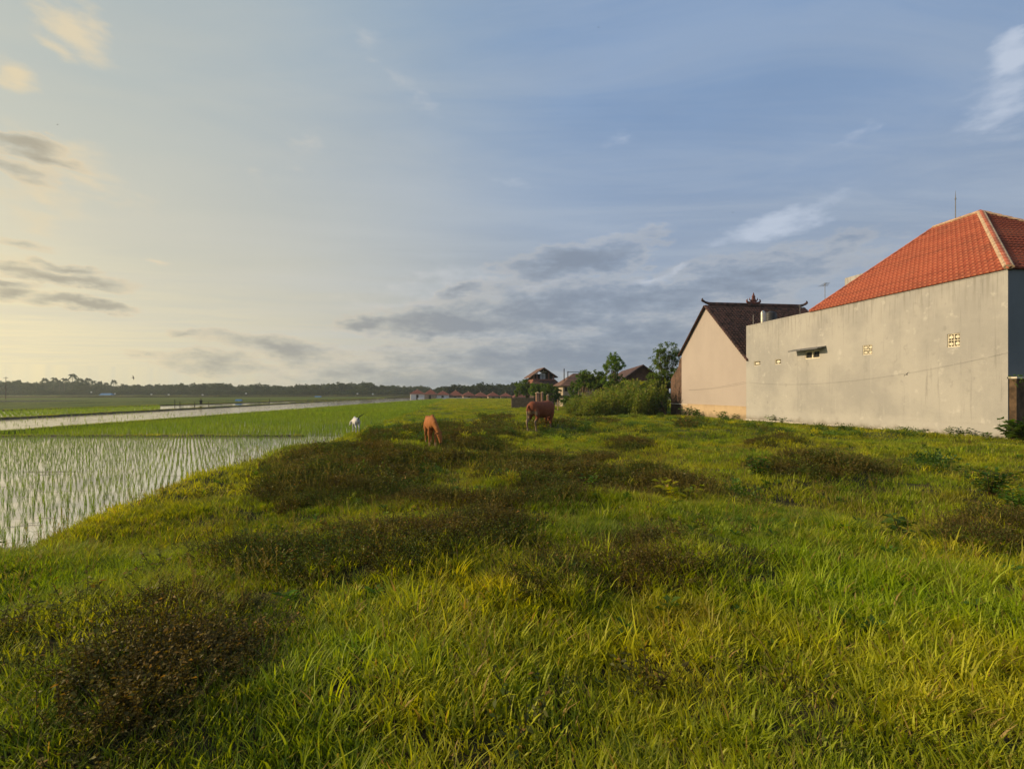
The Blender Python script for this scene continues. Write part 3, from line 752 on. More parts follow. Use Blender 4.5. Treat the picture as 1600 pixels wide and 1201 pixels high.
WX = 21.5
def yz(px, py, X0=WX):
    p = on_wall(px, py, X0); return p.y, p.z
def wall_x(X0, outline_top, y0, y1, zb, holes, depth=.16):
    """west-facing wall: flat-topped rectangle y0..y1, zb..outline_top, rectangular openings with reveals"""
    mb = MB(); ys = sorted({y0, y1, *[h[0] for h in holes], *[h[1] for h in holes]}); zs = sorted({zb, outline_top, *[h[2] for h in holes], *[h[3] for h in holes]})
    V = {}; vs = []; fs = []
    def vid(y, z):
        if (y, z) not in V: V[(y, z)] = len(vs); vs.append((X0, y, z))
        return V[(y, z)]
    for a, b in zip(ys[:-1], ys[1:]):
        for c, d in zip(zs[:-1], zs[1:]):
            my, mz = (a+b)/2, (c+d)/2
            if any(h[0] < my < h[1] and h[2] < mz < h[3] for h in holes): continue
            fs.append((vid(a, c), vid(a, d), vid(b, d), vid(b, c)))
    mb.add(vs, fs)
    for (a, b, c, d) in holes:
        x = X0+depth
        mb.add([(X0,a,c),(X0,b,c),(X0,b,d),(X0,a,d),(x,a,c),(x,b,c),(x,b,d),(x,a,d)], [(0,1,5,4),(1,2,6,5),(2,3,7,6),(3,0,4,7)])
    return mb
# ---- windows of the grey wall (photo pixel boxes)
def hole(x0, y0, x1, y1):
    a = yz(x0, (y0+y1)/2); b = yz(x1, (y0+y1)/2)
    mid = (x0+x1)/2; z1 = yz(mid, y0)[1]; z0 = yz(mid, y1)[1]
    return (b[0], a[0], z0, z1)
Y0 = yz(1575, 420)[0]; Y1 = yz(1166, 510)[0]; ZT = (yz(1575, 420)[1]+yz(1166, 510)[1])/2
print('wall', Y0, Y1, ZT)
H = [hole(1480, 521, 1500, 542), hole(1348, 539, 1363, 554), hole(1258, 548, 1281, 560), hole(1211, 561, 1220, 569), hole(1178, 564, 1188, 571)]
HW = 33.4
house = empty('tiled_house', (WX, Y0, 0))
tag(house, 'tall grey cement-plastered house with a bright red-orange hipped tile roof', 'house')
off = Vector((WX, Y0, 0))
def loc(mb):
    mb.v = [tuple(Vector(p)-off) for p in mb.v]; return mb
mb = wall_x(WX, ZT, Y0, Y1, -1.2, H)
# uneven bottom edge is hidden by grass; rest of the shell
mb.add([(WX,Y1,-1.2),(HW,Y1,-1.2),(HW,Y1,ZT),(WX,Y1,ZT)], [(0,1,2,3)])
mb.add([(HW,Y0,-1.2),(HW,Y1,-1.2),(HW,Y1,ZT),(HW,Y0,ZT)], [(0,1,2,3)])
for h in H: mb.add([(WX+.16,h[0],h[2]),(WX+.16,h[1],h[2]),(WX+.16,h[1],h[3]),(WX+.16,h[0],h[3])], [(0,1,2,3)])
mb.add([(WX+.001,Y0,ZT),(HW,Y0,ZT),(HW,Y1,ZT),(WX+.001,Y1,ZT)], [(0,1,2,3)])
loc(mb).build('wall', M['grey_plaster'], house, fix=False)
mb = MB(); mb.add([(WX,Y0,-1.2),(HW,Y0,-1.2),(HW,Y0,ZT),(WX,Y0,ZT)], [(0,1,2,3)]); loc(mb).build('side_wall', M['shaded_plaster'], house, fix=False)
# corner trim, parapet upstand with a slightly uneven top
mb = MB(); rr = random.Random(3)
yy = Y0
while yy < Y1-.05:
    L = min(rr.uniform(.5, 1.1), Y1-yy); z = ZT+.012+rr.uniform(0, .018)
    mb.box((WX-.012, yy, ZT-.05), (WX+.16, yy+L-.004, z)); yy += L
loc(mb).build('wall_coping', M['grey_plaster'], house)
# proud plaster patches and joint ridges of the rough render
mb = MB()
for (x0,y0,x1,y1) in ((1408,645,1562,664),(1352,644,1372,652),):
    a = yz(x0, y0); b = yz(x1, y1)
    ya, yb = b[0], a[0]; za, zb = b[1], a[1]
    mb.box((WX-.006, ya, za), (WX+.01, yb, zb))
loc(mb).build('render_patch', M['grey_plaster'], house)
def blockwin(h, cols, rows, name='block_window'):
    a, b, c, d = h; fr = MB(); t = .035 if (b-a) > .3 else .02; x0, x1 = WX+.03, WX+.11
    fr.box((x0,a,c),(x1,b,c+t)); fr.box((x0,a,d-t),(x1,b,d)); fr.box((x0,a,c+t),(x1,a+t,d-t)); fr.box((x0,b-t,c+t),(x1,b,d-t))
    for i in range(1, cols): y = a+(b-a)*i/cols; fr.box((x0+.002,y-t/2,c+t),(x1-.002,y+t/2,d-t))
    for i in range(1, rows): z = c+(d-c)*i/rows; fr.box((x0-.003,a+t,z-t/2),(x1-.012,b-t,z+t/2))
    for i in range(cols):
        for j in range(rows):
            y = a+(b-a)*(i+.5)/cols; z = c+(d-c)*(j+.5)/rows; q = (b-a)/cols*.27; w_ = (d-c)/rows*.2
            fr.box((x0+.01, y-q, z-w_), (x1-.02, y+q, z+w_)); fr.box((x0+.02, y-q*2.4, z-.012), (x1-.03, y+q*2.4, z+.012)); fr.box((x0+.022, y-.012, z-w_*2.4), (x1-.032, y+.012, z+w_*2.4))
    f = loc(fr).build(name, M['cream'], house)
    v = MB(); v.box((WX+.125, a+.002, c+.002), (WX+.15, b-.002, d-.002)); loc(v).build('dark_opening', M['black'], f)
    return f
blockwin(H[0], 2, 2); blockwin(H[1], 2, 2); blockwin(H[3], 1, 1, 'vent_opening'); blockwin(H[4], 1, 1, 'vent_opening')
a, b, c, d = H[2]; fr = MB(); t = .05; x0, x1 = WX+.02, WX+.10
fr.box((x0,a,c),(x1,b,c+t)); fr.box((x0,a,d-t),(x1,b,d)); fr.box((x0,a,c+t),(x1,a+t,d-t)); fr.box((x0,b-t,c+t),(x1,b,d-t)); ym = (a+b)/2; fr.box((x0,ym-.05,c+t),(x1,ym+.05,d-t))
wf = loc(fr).build('window', M['cream'], house)
for (p, q) in ((a+t, ym-.05), (ym+.05, b-t)):
    v = MB(); v.box((WX+.10, p, c+t), (WX+.13, q, d-t)); v2 = loc(v).build('pane', M['black'], wf)
    v = MB()
    for k in range(3): v.box((WX+.07, p+.002, c+t+(d-c-2*t)*(k+.2)/3), (WX+.085, q-.002, c+t+(d-c-2*t)*(k+.35)/3))
    loc(v).build('louvre', M['metal'], wf)
ya, za = yz(1291, 545); yb, zb = yz(1244, 545)
mb = MB(); ztop = (za+zb)/2+.06
mb.add([(WX-.55,ya,ztop-.10),(WX-.55,yb,ztop-.10),(WX,yb,ztop+.02),(WX,ya,ztop+.02),(WX-.55,ya,ztop-.16),(WX-.55,yb,ztop-.16),(WX,yb,ztop-.04),(WX,ya,ztop-.04)],
       [(0,1,2,3),(4,7,6,5),(0,4,5,1),(0,3,7,4),(1,5,6,2),(2,6,7,3)])
loc(mb).build('window_canopy', M['metal'], house)

# ---- hipped tile roof
def tile_plane(O, eu, ev, edges, vmax, tw=.24, course=.33, amp=.040, step=.055, sub=6):
    """O origin on the eave, eu along the eave, ev up the slope; edges(v)->(u0,u1)"""
    O, eu, ev = map(lambda q: np.array(q, float), (O, eu, ev)); nn = np.cross(eu, ev); nn /= np.linalg.norm(nn)
    if nn[2] < 0: nn = -nn
    nc_ = int(vmax/course); V = []; Qs = []; k = 0
    for i in range(nc_+1):
        v0 = i*course; v1 = min(v0+course*1.06, vmax)
        if v1-v0 < .02: continue
        rows = []
        umin = min(edges(v0)[0], edges(v1)[0]); umax = max(edges(v0)[1], edges(v1)[1])
        us = np.arange(umin, umax+tw/sub, tw/sub)
        for (v, hh) in ((v0, step), (v0, step+.001), (v1, 0.0)):
            a_, b_ = edges(v); u = np.clip(us, a_, b_); ph = (u/tw) % 1
            prof = amp*np.where(ph < .6, np.sin(np.pi*ph/.6), -.35*np.sin(np.pi*(ph-.6)/.4))
            z = hh+prof
            if hh == step: z = prof*0-.01
            rows.append(O+u[:, None]*eu+v*ev+z[:, None]*nn)
        m_ = len(us); V.append(np.concatenate(rows))
        for r_ in (0, 1):
            a_ = np.arange(m_-1); Qs.append(np.stack([k+r_*m_+a_, k+r_*m_+a_+1, k+(r_+1)*m_+a_+1, k+(r_+1)*m_+a_], 1))
        k += 3*m_
    return np.concatenate(V), np.concatenate(Qs)
hx = 5.93; zr = ZT+.02; ridge_z = CAMZ+9.25; rise = ridge_z-zr
ry0, ry1 = Y0+hx, 25.3; ye0, ye1 = Y0-.10, yz(1266, 487)[0]
sl = math.hypot(hx+.08, rise); ev = np.array([(hx+.08)/sl, 0, rise/sl])
def ed(v): t = v/sl; return (t*(ry0-ye0), (ye1-ye0)+t*(ry1-ye1))
o3 = np.array(off)
v1, q1 = tile_plane((WX-.08, ye0, zr), (0, 1, 0), ev, ed, sl)
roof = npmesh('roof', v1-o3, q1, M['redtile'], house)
v2, q2 = tile_plane((WX-.08, ye0, zr), (1, 0, 0), np.array([0, (ry0-ye0), rise])/math.hypot(ry0-ye0, rise),
      lambda v: (v/math.hypot(ry0-ye0, rise)*(hx+.08), 2*(hx+.08)-v/math.hypot(ry0-ye0, rise)*(hx+.08)), math.hypot(ry0-ye0, rise))
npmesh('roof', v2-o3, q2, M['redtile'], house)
mb = MB(); rx = WX-.08+hx+.08; EX = rx+hx+.08      # back slopes, plain
mb.add([(EX,ye0,zr),(EX,ye1,zr),(rx,ry1,ridge_z),(rx,ry0,ridge_z)], [(0,1,2,3)]); mb.add([(WX-.08,ye1,zr),(EX,ye1,zr),(rx,ry1,ridge_z)], [(0,1,2)])
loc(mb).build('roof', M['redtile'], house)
def ridge(p0, p1, wd=.34, h=.09, name='ridge_mortar', capmat='redcap'):
    p0, p1 = Vector(p0)-off, Vector(p1)-off; mb = MB()
    mb.tube([p0, p1], [(wd/2, h)]*2, 8); rm = mb.build(name, M['mortar'], house)
    mb = MB(); L = (p1-p0).length; k = max(2, int(L/.42)); upv = Vector((0, 0, h*.8))
    for i in range(k):
        a_ = p0+(p1-p0)*(i/k)+upv*1.0; b_ = p0+(p1-p0)*((i+1.08)/k)+upv*.8
        mb.tube([a_, b_], [(.085, .05), (.075, .045)], 8)
    mb.build('ridge_cap', M[capmat], rm)
A = (rx, ry0, ridge_z+.02); B = (rx, ry1, ridge_z+.02)
ridge((WX-.06, ye0+.02, zr+.05), A); ridge(A, B); ridge((EX, ye0, zr+.05), A); 
ridge((WX-.06, ye1, zr+.04), B, .14, .06, 'verge_mortar')
mb = MB(); p = on_wall(1350, 428, 24.6); mb.box((24.3, p.y-.5, p.z-.9), (25.0, p.y+1.1, p.z-.02)); loc(mb).build('dormer_block', M['grey_plaster'], house)
# eave fascia
# lightning rod, aerial, tanks
def thing_mesh(name, mb, mt, label, cat, group=None, smooth=False):
    o = mb.build(name, mt, smooth=smooth); return tag(o, label, cat, group)
lr = empty('lightning_rod', (rx, 24.1, ridge_z)); tag(lr, 'thin dark lightning rod rising from the ridge of the red tiled roof', 'lightning rod')
mb = MB(); mb.tube([(0,0,0),(0,0,1.15)], [.025,.02], 6); mb.build('pole', M['metal'], lr)
mb = MB(); mb.tube([(0,0,1.15),(0,0,1.25),(0,0,1.62)], [.045,.02,.004], 6); mb.build('tip', M['metal'], lr)
def aerial(pt, h, name, label, els, w_):
    e = empty(name, pt); tag(e, label, 'TV aerial', 'roof aerials')
    mb = MB(); mb.tube([(0,0,-1.0),(0,0,h)], .02, 6); mb.build('mast', M['metal'], e)
    mb = MB(); mb.tube([(-.25,-.5,h-.1),(.25,.5,h-.1)], .014, 5)
    for i in range(els):
        t = i/(els-1)-.5; c_ = Vector((t*.5, t*1.0, h-.1)); dv = Vector((1,-.5,0)).normalized()*w_*(.5+.1*i)
        mb.tube([c_-dv, c_+dv], .009, 4)
    mb.build('elements', M['metal'], e); return e
aerial(on_wall(1289, 465, 26.0), 1.0, 'tv_aerial', 'spindly TV aerial standing where the red roof meets the grey wall', 5, .34)
aerial(on_wall(1250, 482, 29.3), .32, 'tv_aerial', 'small low TV aerial beside the far end of the dark tiled ridge', 4, .4)
def tank(px, py0, py1, wpx, X0, mt, name, label, ribs):
    X, Yr = ray(px); d = X0/X; r_ = wpx/2*d/F; zt = CAMZ+(HOR-py0)/F*d; z0 = ZT+.02; e = empty(name, (X0, Yr*d, z0)); tag(e, label, 'water tank')
    hh = zt-z0; mb = MB(); pts = []; rs = []
    for i in range(25):
        t = i/24; pts.append((0, 0, t*hh*.86)); rs.append(r_*(1+(.025 if ribs and i % 4 == 0 else 0)))
    mb.tube(pts, rs, 20); mb.build('tank_body', mt, e, smooth=True)
    mb = MB(); mb.tube([(0,0,hh*.86),(0,0,hh*.93),(0,0,hh*.97)], [r_, r_*.75, r_*.32], 20); mb.tube([(0,0,hh*.97),(0,0,hh)], [r_*.3,r_*.28], 14); mb.build('lid', mt, e, smooth=True)
tank(1192, 485, 505, 7, 22.6, M['steel'], 'steel_water_tank', 'slim shiny steel cylinder tank catching the sun on the grey roof terrace', True)
tank(1204, 486, 505, 16, 23.6, M['blackplastic'], 'dark_water_tank', 'dark plastic water tank beside the shiny steel cylinder', True)
for px, X0, h, lb in ((1177, 22.2, .85, 'thin bare pole standing left of the water tanks'), (1214, 24.0, .95, 'thin bare pole standing right of the dark water tank')):
    X, Yr = ray(px); d = X0/X; mb = MB(); mb.tube([(0,0,0),(0,0,h)], .022, 6); o = mb.build('pole', M['metal']); o.location = (X0, Yr*d, ZT+.01); tag(o, lb, 'pole')

# ------------------------------------------------------------------ gabled house behind
GX = 21.62
gy0 = Y1+.02; gy1 = yz(1065, 553, GX)[0]; ap = on_wall(1104, 478, GX); ez = on_wall(1063.5, 553, GX).z; ez0 = ez
ay = (gy0+gy1)/2; ay = ap.y; az_ = ap.z; GX2 = 30.3
off = Vector((GX, gy0, 0))
gh = empty('gabled_house', off); tag(gh, 'tall pinkish-beige gabled house with a dark brown tiled roof and carved ridge ornaments', 'house')
mb = MB(); zb_ = -1.3; zbase = on_wall(1115, 633, GX).z
mb.prism([(gy0, zb_), (gy1, zb_), (gy1, ez), (ay, az_), (gy0, az_-(ay-gy0)*(az_-ez)/(gy1-ay))], 0, GX, GX2)
loc(mb).build('wall', M['pink_plaster'], gh)
mb = MB(); mb.box((GX-.035, gy0, zb_), (GX-.002, gy1-.01, zbase)); mb.box((GX-.05, gy0, zbase), (GX-.001, gy1-.01, zbase+.03)); loc(mb).build('base_course', M['base_plaster'], gh)
# roof slopes
slope = (az_-ez)/(gy1-ay)
for sgn, yl in ((-1, gy0-.25), (1, gy1+.28)):
    ln = abs(yl-ay); ze = az_-slope*ln+.07; L = math.hypot(ln, az_+.07-ze); 
    O = (GX-.14, yl, ze); e_v = np.array([0, (ay-yl), az_+.07-ze])/L
    v, q = tile_plane(O, (1, 0, 0), e_v, lambda v_: (0, GX2-GX+.28), L, .26, .30, .03, .04, 5)
    npmesh('roof', v-np.array(off), q, M['darktile'], gh)
    mb = MB(); k = int(L/.28); O = Vector(O)-off; EV = Vector(e_v)   # ragged mortared verge
    for i in range(k):
        a_ = O+EV*(i*L/k)+Vector((-.05, 0, -.06)); mb.tube([a_, a_+EV*(L/k*.85)+Vector((0, 0, .035))], [(.10, .07), (.09, .05)], 6)
    mb.build('verge', M['darktile'], gh)
# ridge with upturned ends
mb = MB(); pts = []; rs = []
for i in range(33):
    t = i/32; x = -.35+t*(GX2-GX+.7); e_ = max(0, (abs(t-.5)-.40)/.10); z = az_+.16+.26*e_**2.0-.0; pts.append((x, ay-gy0, z)); rs.append((.13-.06*e_, .17-.10*e_))
mb.tube(pts, rs, 8); mb.build('ridge', M['darktile'], gh)
for t, fl in ((0, -1), (1, 1)):
    x = -.35+t*(GX2-GX+.7); mb = MB(); mb.tube([(x-fl*.12, ay-gy0, az_+.36), (x+fl*.03, ay-gy0, az_+.46), (x+fl*.03, ay-gy0, az_+.56), (x-fl*.03, ay-gy0, az_+.64)], [.11,.10,.07,.02], 7); mb.build('ridge_horn', M['darktile'], gh)
mb = MB(); cx = on_wall(1180, 480, 25.8).x-GX; oy = ay-gy0
prof = [(0, .24), (.12, .27), (.2, .20), (.34, .23), (.5, .15), (.62, .17), (.78, .08), (.88, .06), (.98, .01)]
mb.tube([(cx, oy, az_+.25+p) for p, _ in prof], [(r_, r_*.6) for _, r_ in prof], 8)
for f in (-1, 1):
    mb.tube([(cx+f*.15, oy, az_+.33), (cx+f*.45, oy, az_+.36), (cx+f*.58, oy, az_+.44), (cx+f*.60, oy, az_+.58), (cx+f*.52, oy, az_+.68)], [.12, .11, .09, .06, .015], 7)
    mb.tube([(cx+f*.2, oy, az_+.5), (cx+f*.36, oy, az_+.62), (cx+f*.34, oy, az_+.8)], [.07, .05, .01], 6)
mb.build('ridge_crown', M['redcap'] if False else tilemat('carved_terracotta', (.12,.045,.035), (.17,.06,.045), .3), gh)
# brick side wall stepping down beyond the gable
off = Vector((GX, gy1+.02, 0))
bw = empty('brick_lean_to', off); tag(bw, 'rough dark brick lean-to wall joined to the left edge of the pinkish gable', 'wall')
by1 = yz(1047.5, 600, GX)[0]; P_ = [(gy1+.02, -1.3), (by1, -1.3), (by1, on_wall(1048, 592, GX).z), (gy1+.8, on_wall(1057, 574, GX).z), (gy1+.5, on_wall(1060, 562, GX).z), (gy1+.02, on_wall(1064, 556, GX).z)]
mb = MB(); mb.prism(P_, 0, GX+.05, GX2-1.5); loc(mb).build('brick_wall', M['brick'], bw)
mb = MB(); zc = on_wall(1056, 631, GX).z; mb.tube([(GX-.02, gy1-1.2, zc), (GX-.02, by1, zc+.03)], .028, 6); loc(mb).build('conduit', M['whitepaint'], bw)

# cable along the walls
def cable(p0, p1, sag, label, rad_=.012, k=24):
    p0, p1 = Vector(p0), Vector(p1); pts = [p0+(p1-p0)*(i/k)-Vector((0, 0, sag*4*(i/k)*(1-i/k))) for i in range(k+1)]
    mb = MB(); mb.tube(pts, rad_, 5); return thing_mesh('cable', mb, M['metal'], label, 'cable')
c0 = on_wall(1163, 596, WX-.08); c1 = on_wall(1076, 609, GX-.06); cable(c0, c1, .12, 'thin dark cable sagging across the pinkish gable wall', .006)
c2 = on_wall(1578, 550, WX-.03); cable(c2, on_wall(1170, 597, WX-.09), .55, 'long thin cable sagging along the grey plastered wall', .0028)

# mossy garden wall at the right edge
mw = empty('mossy_wall', (WX+.03, Y0-.27, 0)); tag(mw, 'low mossy brown garden wall at the corner of the grey house', 'wall')
mt_ = simple('mossy_brick', (.085,.055,.032), .95, .5, 3)
mb = MB(); ztop = CAMZ+(613-591)/F*19.2; mb.box((0,0,-1.2),(7,.25,ztop)); mb.build('wall', mt_, mw)
mb = MB(); mb.box((-.03,-.04,ztop),(7,.30,ztop+.07)); mb.build('coping', M['stone'], mw)
n_ = 1500; v, q = leaves(np.column_stack([rng.uniform(-.05,7,n_), rng.uniform(-.1,.3,n_), ztop+rng.uniform(-.35,.16,n_)]), rng.normal(0,1,(n_,3))+[0,-.3,.6], np.full(n_,.10), .4, 5)
npmesh('creeper', v, q, M['herb'], mw)

# pale broken footing stones along the wall foot
rr = random.Random(11)
stone_me = []
for k_ in range(4):
    bm = bmesh.new(); bmesh.ops.create_icosphere(bm, subdivisions=2, radius=1)
    for v in bm.verts: v.co *= 1+.28*(random.Random(k_*99+v.index).random()-.5); v.co.z *= .55
    me = bpy.data.meshes.new('footing_stone'); bm.to_mesh(me); bm.free(); me.materials.append(M['stone']); stone_me.append(me)
for i in range(34):
    px = rr.uniform(1170, 1300) if i < 24 else rr.uniform(1300, 1470)
    X, Yr = ray(px); x = WX-.08-rr.uniform(0, .22); y = Yr*x/X; s_ = rr.uniform(.07, .17)
    o = bpy.data.objects.new('footing_stone', stone_me[i % 4]); col.objects.link(o); o.location = (x, y, float(height(x, y))+.09); o.scale = (s_, s_*rr.uniform(1.2, 2.8), s_*.75); o.rotation_euler = (0, 0, rr.uniform(-.3, .3))
    tag(o, 'small pale broken footing stone lying in the grass at the foot of the grey wall', 'stone', 'footing stones along the grey wall')
# ------------------------------------------------------------------ cattle and dog
def hide(name, c1, c2, pale, zs, rump=True, sc=1.0):
    m, n = mat(name); t = n.n('ShaderNodeTexCoord'); p = t.outputs['Object']; sp = n.n('ShaderNodeSeparateXYZ'); n.l(p, sp.inputs[0])
    v = n.noise(p, 4/sc, 4, .6); f = n.noise(p, 60/sc, 3, .7)
    c = n.mix(n.rng(v, .35, .65), (*c1, 1), (*c2, 1))
    c = n.mix(n.rng(n.math('ADD', sp.outputs[2], n.math('MULTIPLY', v, .08*sc)), (zs+.03)*sc, (zs-.03)*sc+.05*sc), c, (*pale, 1))
    if rump:
        q = n.math('ADD', sp.outputs[0], n.math('MULTIPLY', v, .06*sc))
        lowz = n.rng(sp.outputs[2], 1.04*sc, .92*sc)
        c = n.mix(n.math('MULTIPLY', n.rng(q, -.60*sc, -.68*sc), lowz), c, (*pale, 1))
    return finish(m, n, c, .75, f, .35, .01, .2)
def quadruped(name, label, cat, pos, rz, s, mt, neck, head, slim=1.0, leg=1.0, tail=None, tailmat=None, horns=False, ears=.13, vox=.017, belly=1.0, group=None):
    root = empty(name, pos, rz); tag(root, label, cat, group)
    mb = MB(); L = leg
    up = lambda z: z-.0+(L-1)*.55
    sp = [(-.80,1.08,.07,.08),(-.74,1.07,.18,.19),(-.62,1.06,.245,.27),(-.45,1.03,.27,.30),(-.2,.985,.29,.335*belly),(.05,.965,.30,.35*belly),(.28,.985,.285,.345*belly),(.46,1.02,.25,.33),(.6,1.04,.20,.28),(.72,1.03,.13,.20),(.78,1.02,.07,.11)]
    mb.tube([(x*1.0, 0, up(z)) for x, z, a, b in sp], [(a*slim, b*(.5+.5*slim)) for x, z, a, b in sp], 18)
    mb.tube([(-.66,.13,up(1.20)),(-.5,.10,up(1.25)),(-.3,0,up(1.22))], [(.03,.03),(.075,.055),(.02,.02)], 8)
    mb.tube([(-.66,-.13,up(1.20)),(-.5,-.10,up(1.25)),(-.3,0,up(1.22))], [(.03,.03),(.075,.055),(.02,.02)], 8)
    mb.tube([(.15,0,up(1.20)),(.30,0,up(1.24)),(.46,0,up(1.31)),(.60,0,up(1.21)),(.72,0,up(1.08))], [(.03,.03),(.075,.07),(.085,.08),(.07,.07),(.02,.02)], 10)
    mb.tube([(p[0], p[1], up(p[2])) for p in neck], [p[3] for p in neck], 14)
    mb.tube([(p[0], p[1], up(p[2])) for p in head], [p[3] for p in head], 12)
    for y, dx in ((.15, .05), (-.15, -.06)):
        y_ = y*slim
        mb.tube([(.46,y_,up(1.0)),(.48,y_*1.12,up(.78)),(.47+dx*.4,y_*1.05,.52*L),(.48+dx,y_,.36*L),(.48+dx,y_,.16*L),(.49+dx,y_,.075*L),(.51+dx,y_,0)],
                [(.14*slim,.10*slim),(.11*slim,.085*slim),(.062,.058),(.052,.05),(.036,.036),(.045,.042),(.062,.052)], 10)
    for y, dx in ((.17, -.07), (-.17, .06)):
        y_ = y*slim
        mb.tube([(-.55,y_*.8,up(1.0)),(-.50+dx*.2,y_*1.1,up(.78)),(-.50+dx*.5,y_*1.08,up(.62)),(-.66+dx,y_,.44*L),(-.655+dx,y_,.36*L),(-.61+dx,y_,.15*L),(-.60+dx,y_,.075*L),(-.57+dx,y_,0)],
                [(.17*slim,.12*slim),(.15*slim,.10*slim),(.095*slim,.075),(.056,.05),(.045,.04),(.036,.034),(.045,.042),(.06,.05)], 10)
    hb = head[0]; hd = Vector((head[-1][0]-hb[0], head[-1][1]-hb[1], head[-1][2]-hb[2])).normalized()
    sd = hd.cross(Vector((0,0,1))); sd = sd.normalized() if sd.length > .1 else Vector((0,1,0))
    h1 = Vector((hb[0], hb[1], up(hb[2])))+hd*.05
    for f in (-1, 1):
        mb.tube([h1+sd*f*.07, h1+sd*f*(.07+ears*.5)+Vector((0,0,.02)), h1+sd*f*(.07+ears)+Vector((0,0,-.02))], [(.03,.035),(.05,.03),(.012,.012)], 8)
    if tail and not tailmat: mb.tube([(p[0], p[1], up(p[2])) for p in tail], [p[3] for p in tail], 8)
    mb.v = [(x*s, y*s, z*s) for x, y, z in mb.v]
    b = mb.build('body', mt, root, smooth=True)
    r = b.modifiers.new('remesh', 'REMESH'); r.mode = 'VOXEL'; r.voxel_size = vox*s; r.use_smooth_shade = True
    sm = b.modifiers.new('smooth', 'SMOOTH'); sm.factor = .5; sm.iterations = 3
    if tail and tailmat:
        mb = MB(); mb.tube([(p[0]*s, p[1]*s, up(p[2])*s) for p in tail], [p[3]*s for p in tail], 8); mb.build('tail', tailmat, root, smooth=True)
    mb2 = None
    if horns:
        for f in (-1, 1):
            q = h1+sd*f*.06-hd*.06; mb = MB(); mb.tube([(q)*s, (q+sd*f*.09-hd*.03)*s, (q+sd*f*.13-hd*.13)*s], [.022*s,.017*s,.004*s], 7); mb.build('horn', M['darkwood'], root, smooth=True)
    eyep = h1+hd*.13
    for f in (-1, 1):
        bm = bmesh.new(); bmesh.ops.create_icosphere(bm, subdivisions=2, radius=.02*s); 
        e = bpy.data.meshes.new('eye'); bm.to_mesh(e); bm.free(); e.materials.append(M['black']); eo = bpy.data.objects.new('eye', e); col.objects.link(eo); eo.parent = root
        eo.location = (eyep+sd*f*.085+Vector((0,0,.02)))*s
    # nose
    nz_ = Vector((head[-1][0], head[-1][1], up(head[-1][2])))
    bm = bmesh.new(); bmesh.ops.create_icosphere(bm, subdivisions=2, radius=.055*s); e = bpy.data.meshes.new('muzzle'); bm.to_mesh(e); bm.free(); e.materials.append(M['black']); eo = bpy.data.objects.new('muzzle', e); col.objects.link(eo); eo.parent = root; eo.location = nz_*s
    return root
def hit(px, py):      # where the view ray meets the ground
    X, Yr = ray(px)
    for d in np.arange(2, 60, .02):
        if CAMZ+(HOR-py)/F*d <= float(_hz(X*d, Yr*d)): break
    return Vector((X*d, Yr*d, float(_hz(X*d, Yr*d)))), d
_hz = lambda x, y: height(np.array([x]), np.array([y]))[0]
def stand(px, py, d):
    p = at(px, py, d); return Vector((p.x, p.y, float(height(p.x, p.y))+.0))
cowm = hide('red_brown_hide', (.145,.041,.019), (.19,.056,.024), (.21,.15,.10), .36)
calfm = hide('orange_brown_hide', (.25,.088,.022), (.32,.12,.032), (.42,.26,.14), .26, False, .74)
dogm = hide('white_coat', (.40,.40,.41), (.52,.51,.50), (.6,.55,.48), -.5, False, .60)
taild = [(-.80,0,1.16,.035),(-.87,0,1.05,.03),(-.89,.02,.8,.026),(-.88,.02,.6,.026),(-.88,.02,.50,.05),(-.88,.02,.40,.045),(-.87,.02,.30,.012)]
pc, dc = hit(846, 671); pk_, dk_ = hit(673, 697); pd_, dd_ = hit(556, 676); sc_cow = 47*dc/F/1.33; sc_calf = 50.5*dk_/F/1.42; sc_dog = 23*dd_/F/1.3; print('animals', dc, dk_, dd_, sc_cow, sc_calf, sc_dog)
cow = quadruped('cow', 'large red-brown cow with pale lower legs grazing with its head turned away', 'cow', pc-Vector((0,0,.05)), R(36), sc_cow, cowm,
    [(.55,0,1.12,(.17,.25)),(.80,.10,1.0,(.13,.20)),(.97,.28,.78,(.11,.15)),(1.03,.42,.58,(.10,.12))],
    [(1.02,.42,.60,(.09,.11)),(1.03,.50,.45,(.095,.11)),(1.03,.58,.28,(.07,.08)),(1.03,.63,.14,(.055,.06))], 1.12, .93, taild, None, True)
calf = quadruped('calf', 'young orange-brown calf facing the camera and grazing on the weedy bank', 'calf', pk_-Vector((0,0,.03)), R(-80), sc_calf, calfm,
    [(.55,0,1.12,(.14,.21)),(.78,.04,1.0,(.11,.17)),(.92,.12,.80,(.095,.13)),(.98,.20,.62,(.09,.11))],
    [(.97,.18,.66,(.095,.11)),(1.0,.22,.50,(.10,.11)),(1.04,.25,.33,(.075,.085)),(1.06,.26,.20,(.06,.065))], .78, 1.12, [(p[0],p[1],p[2],p[3]*.9) for p in taild], None, False, .2)
dog = quadruped('dog', 'small white dog sniffing at the paddy edge with its dark thin tail raised', 'dog', pd_+Vector((0,0,.04)), R(112), sc_dog, dogm,
    [(.55,0,1.06,(.13,.17)),(.82,.08,1.0,(.10,.13)),(.95,.16,.88,(.09,.11))],
    [(.94,.16,.92,(.10,.11)),(1.02,.22,.78,(.10,.10)),(1.08,.27,.64,(.06,.06)),(1.10,.29,.56,(.045,.045))], .82, .95,
    [(-.76,0,1.14,.05),(-.88,-.03,1.30,.045),(-.92,-.14,1.46,.04),(-.90,-.34,1.54,.035),(-.88,-.5,1.66,.02)], M['black'], False, .12)

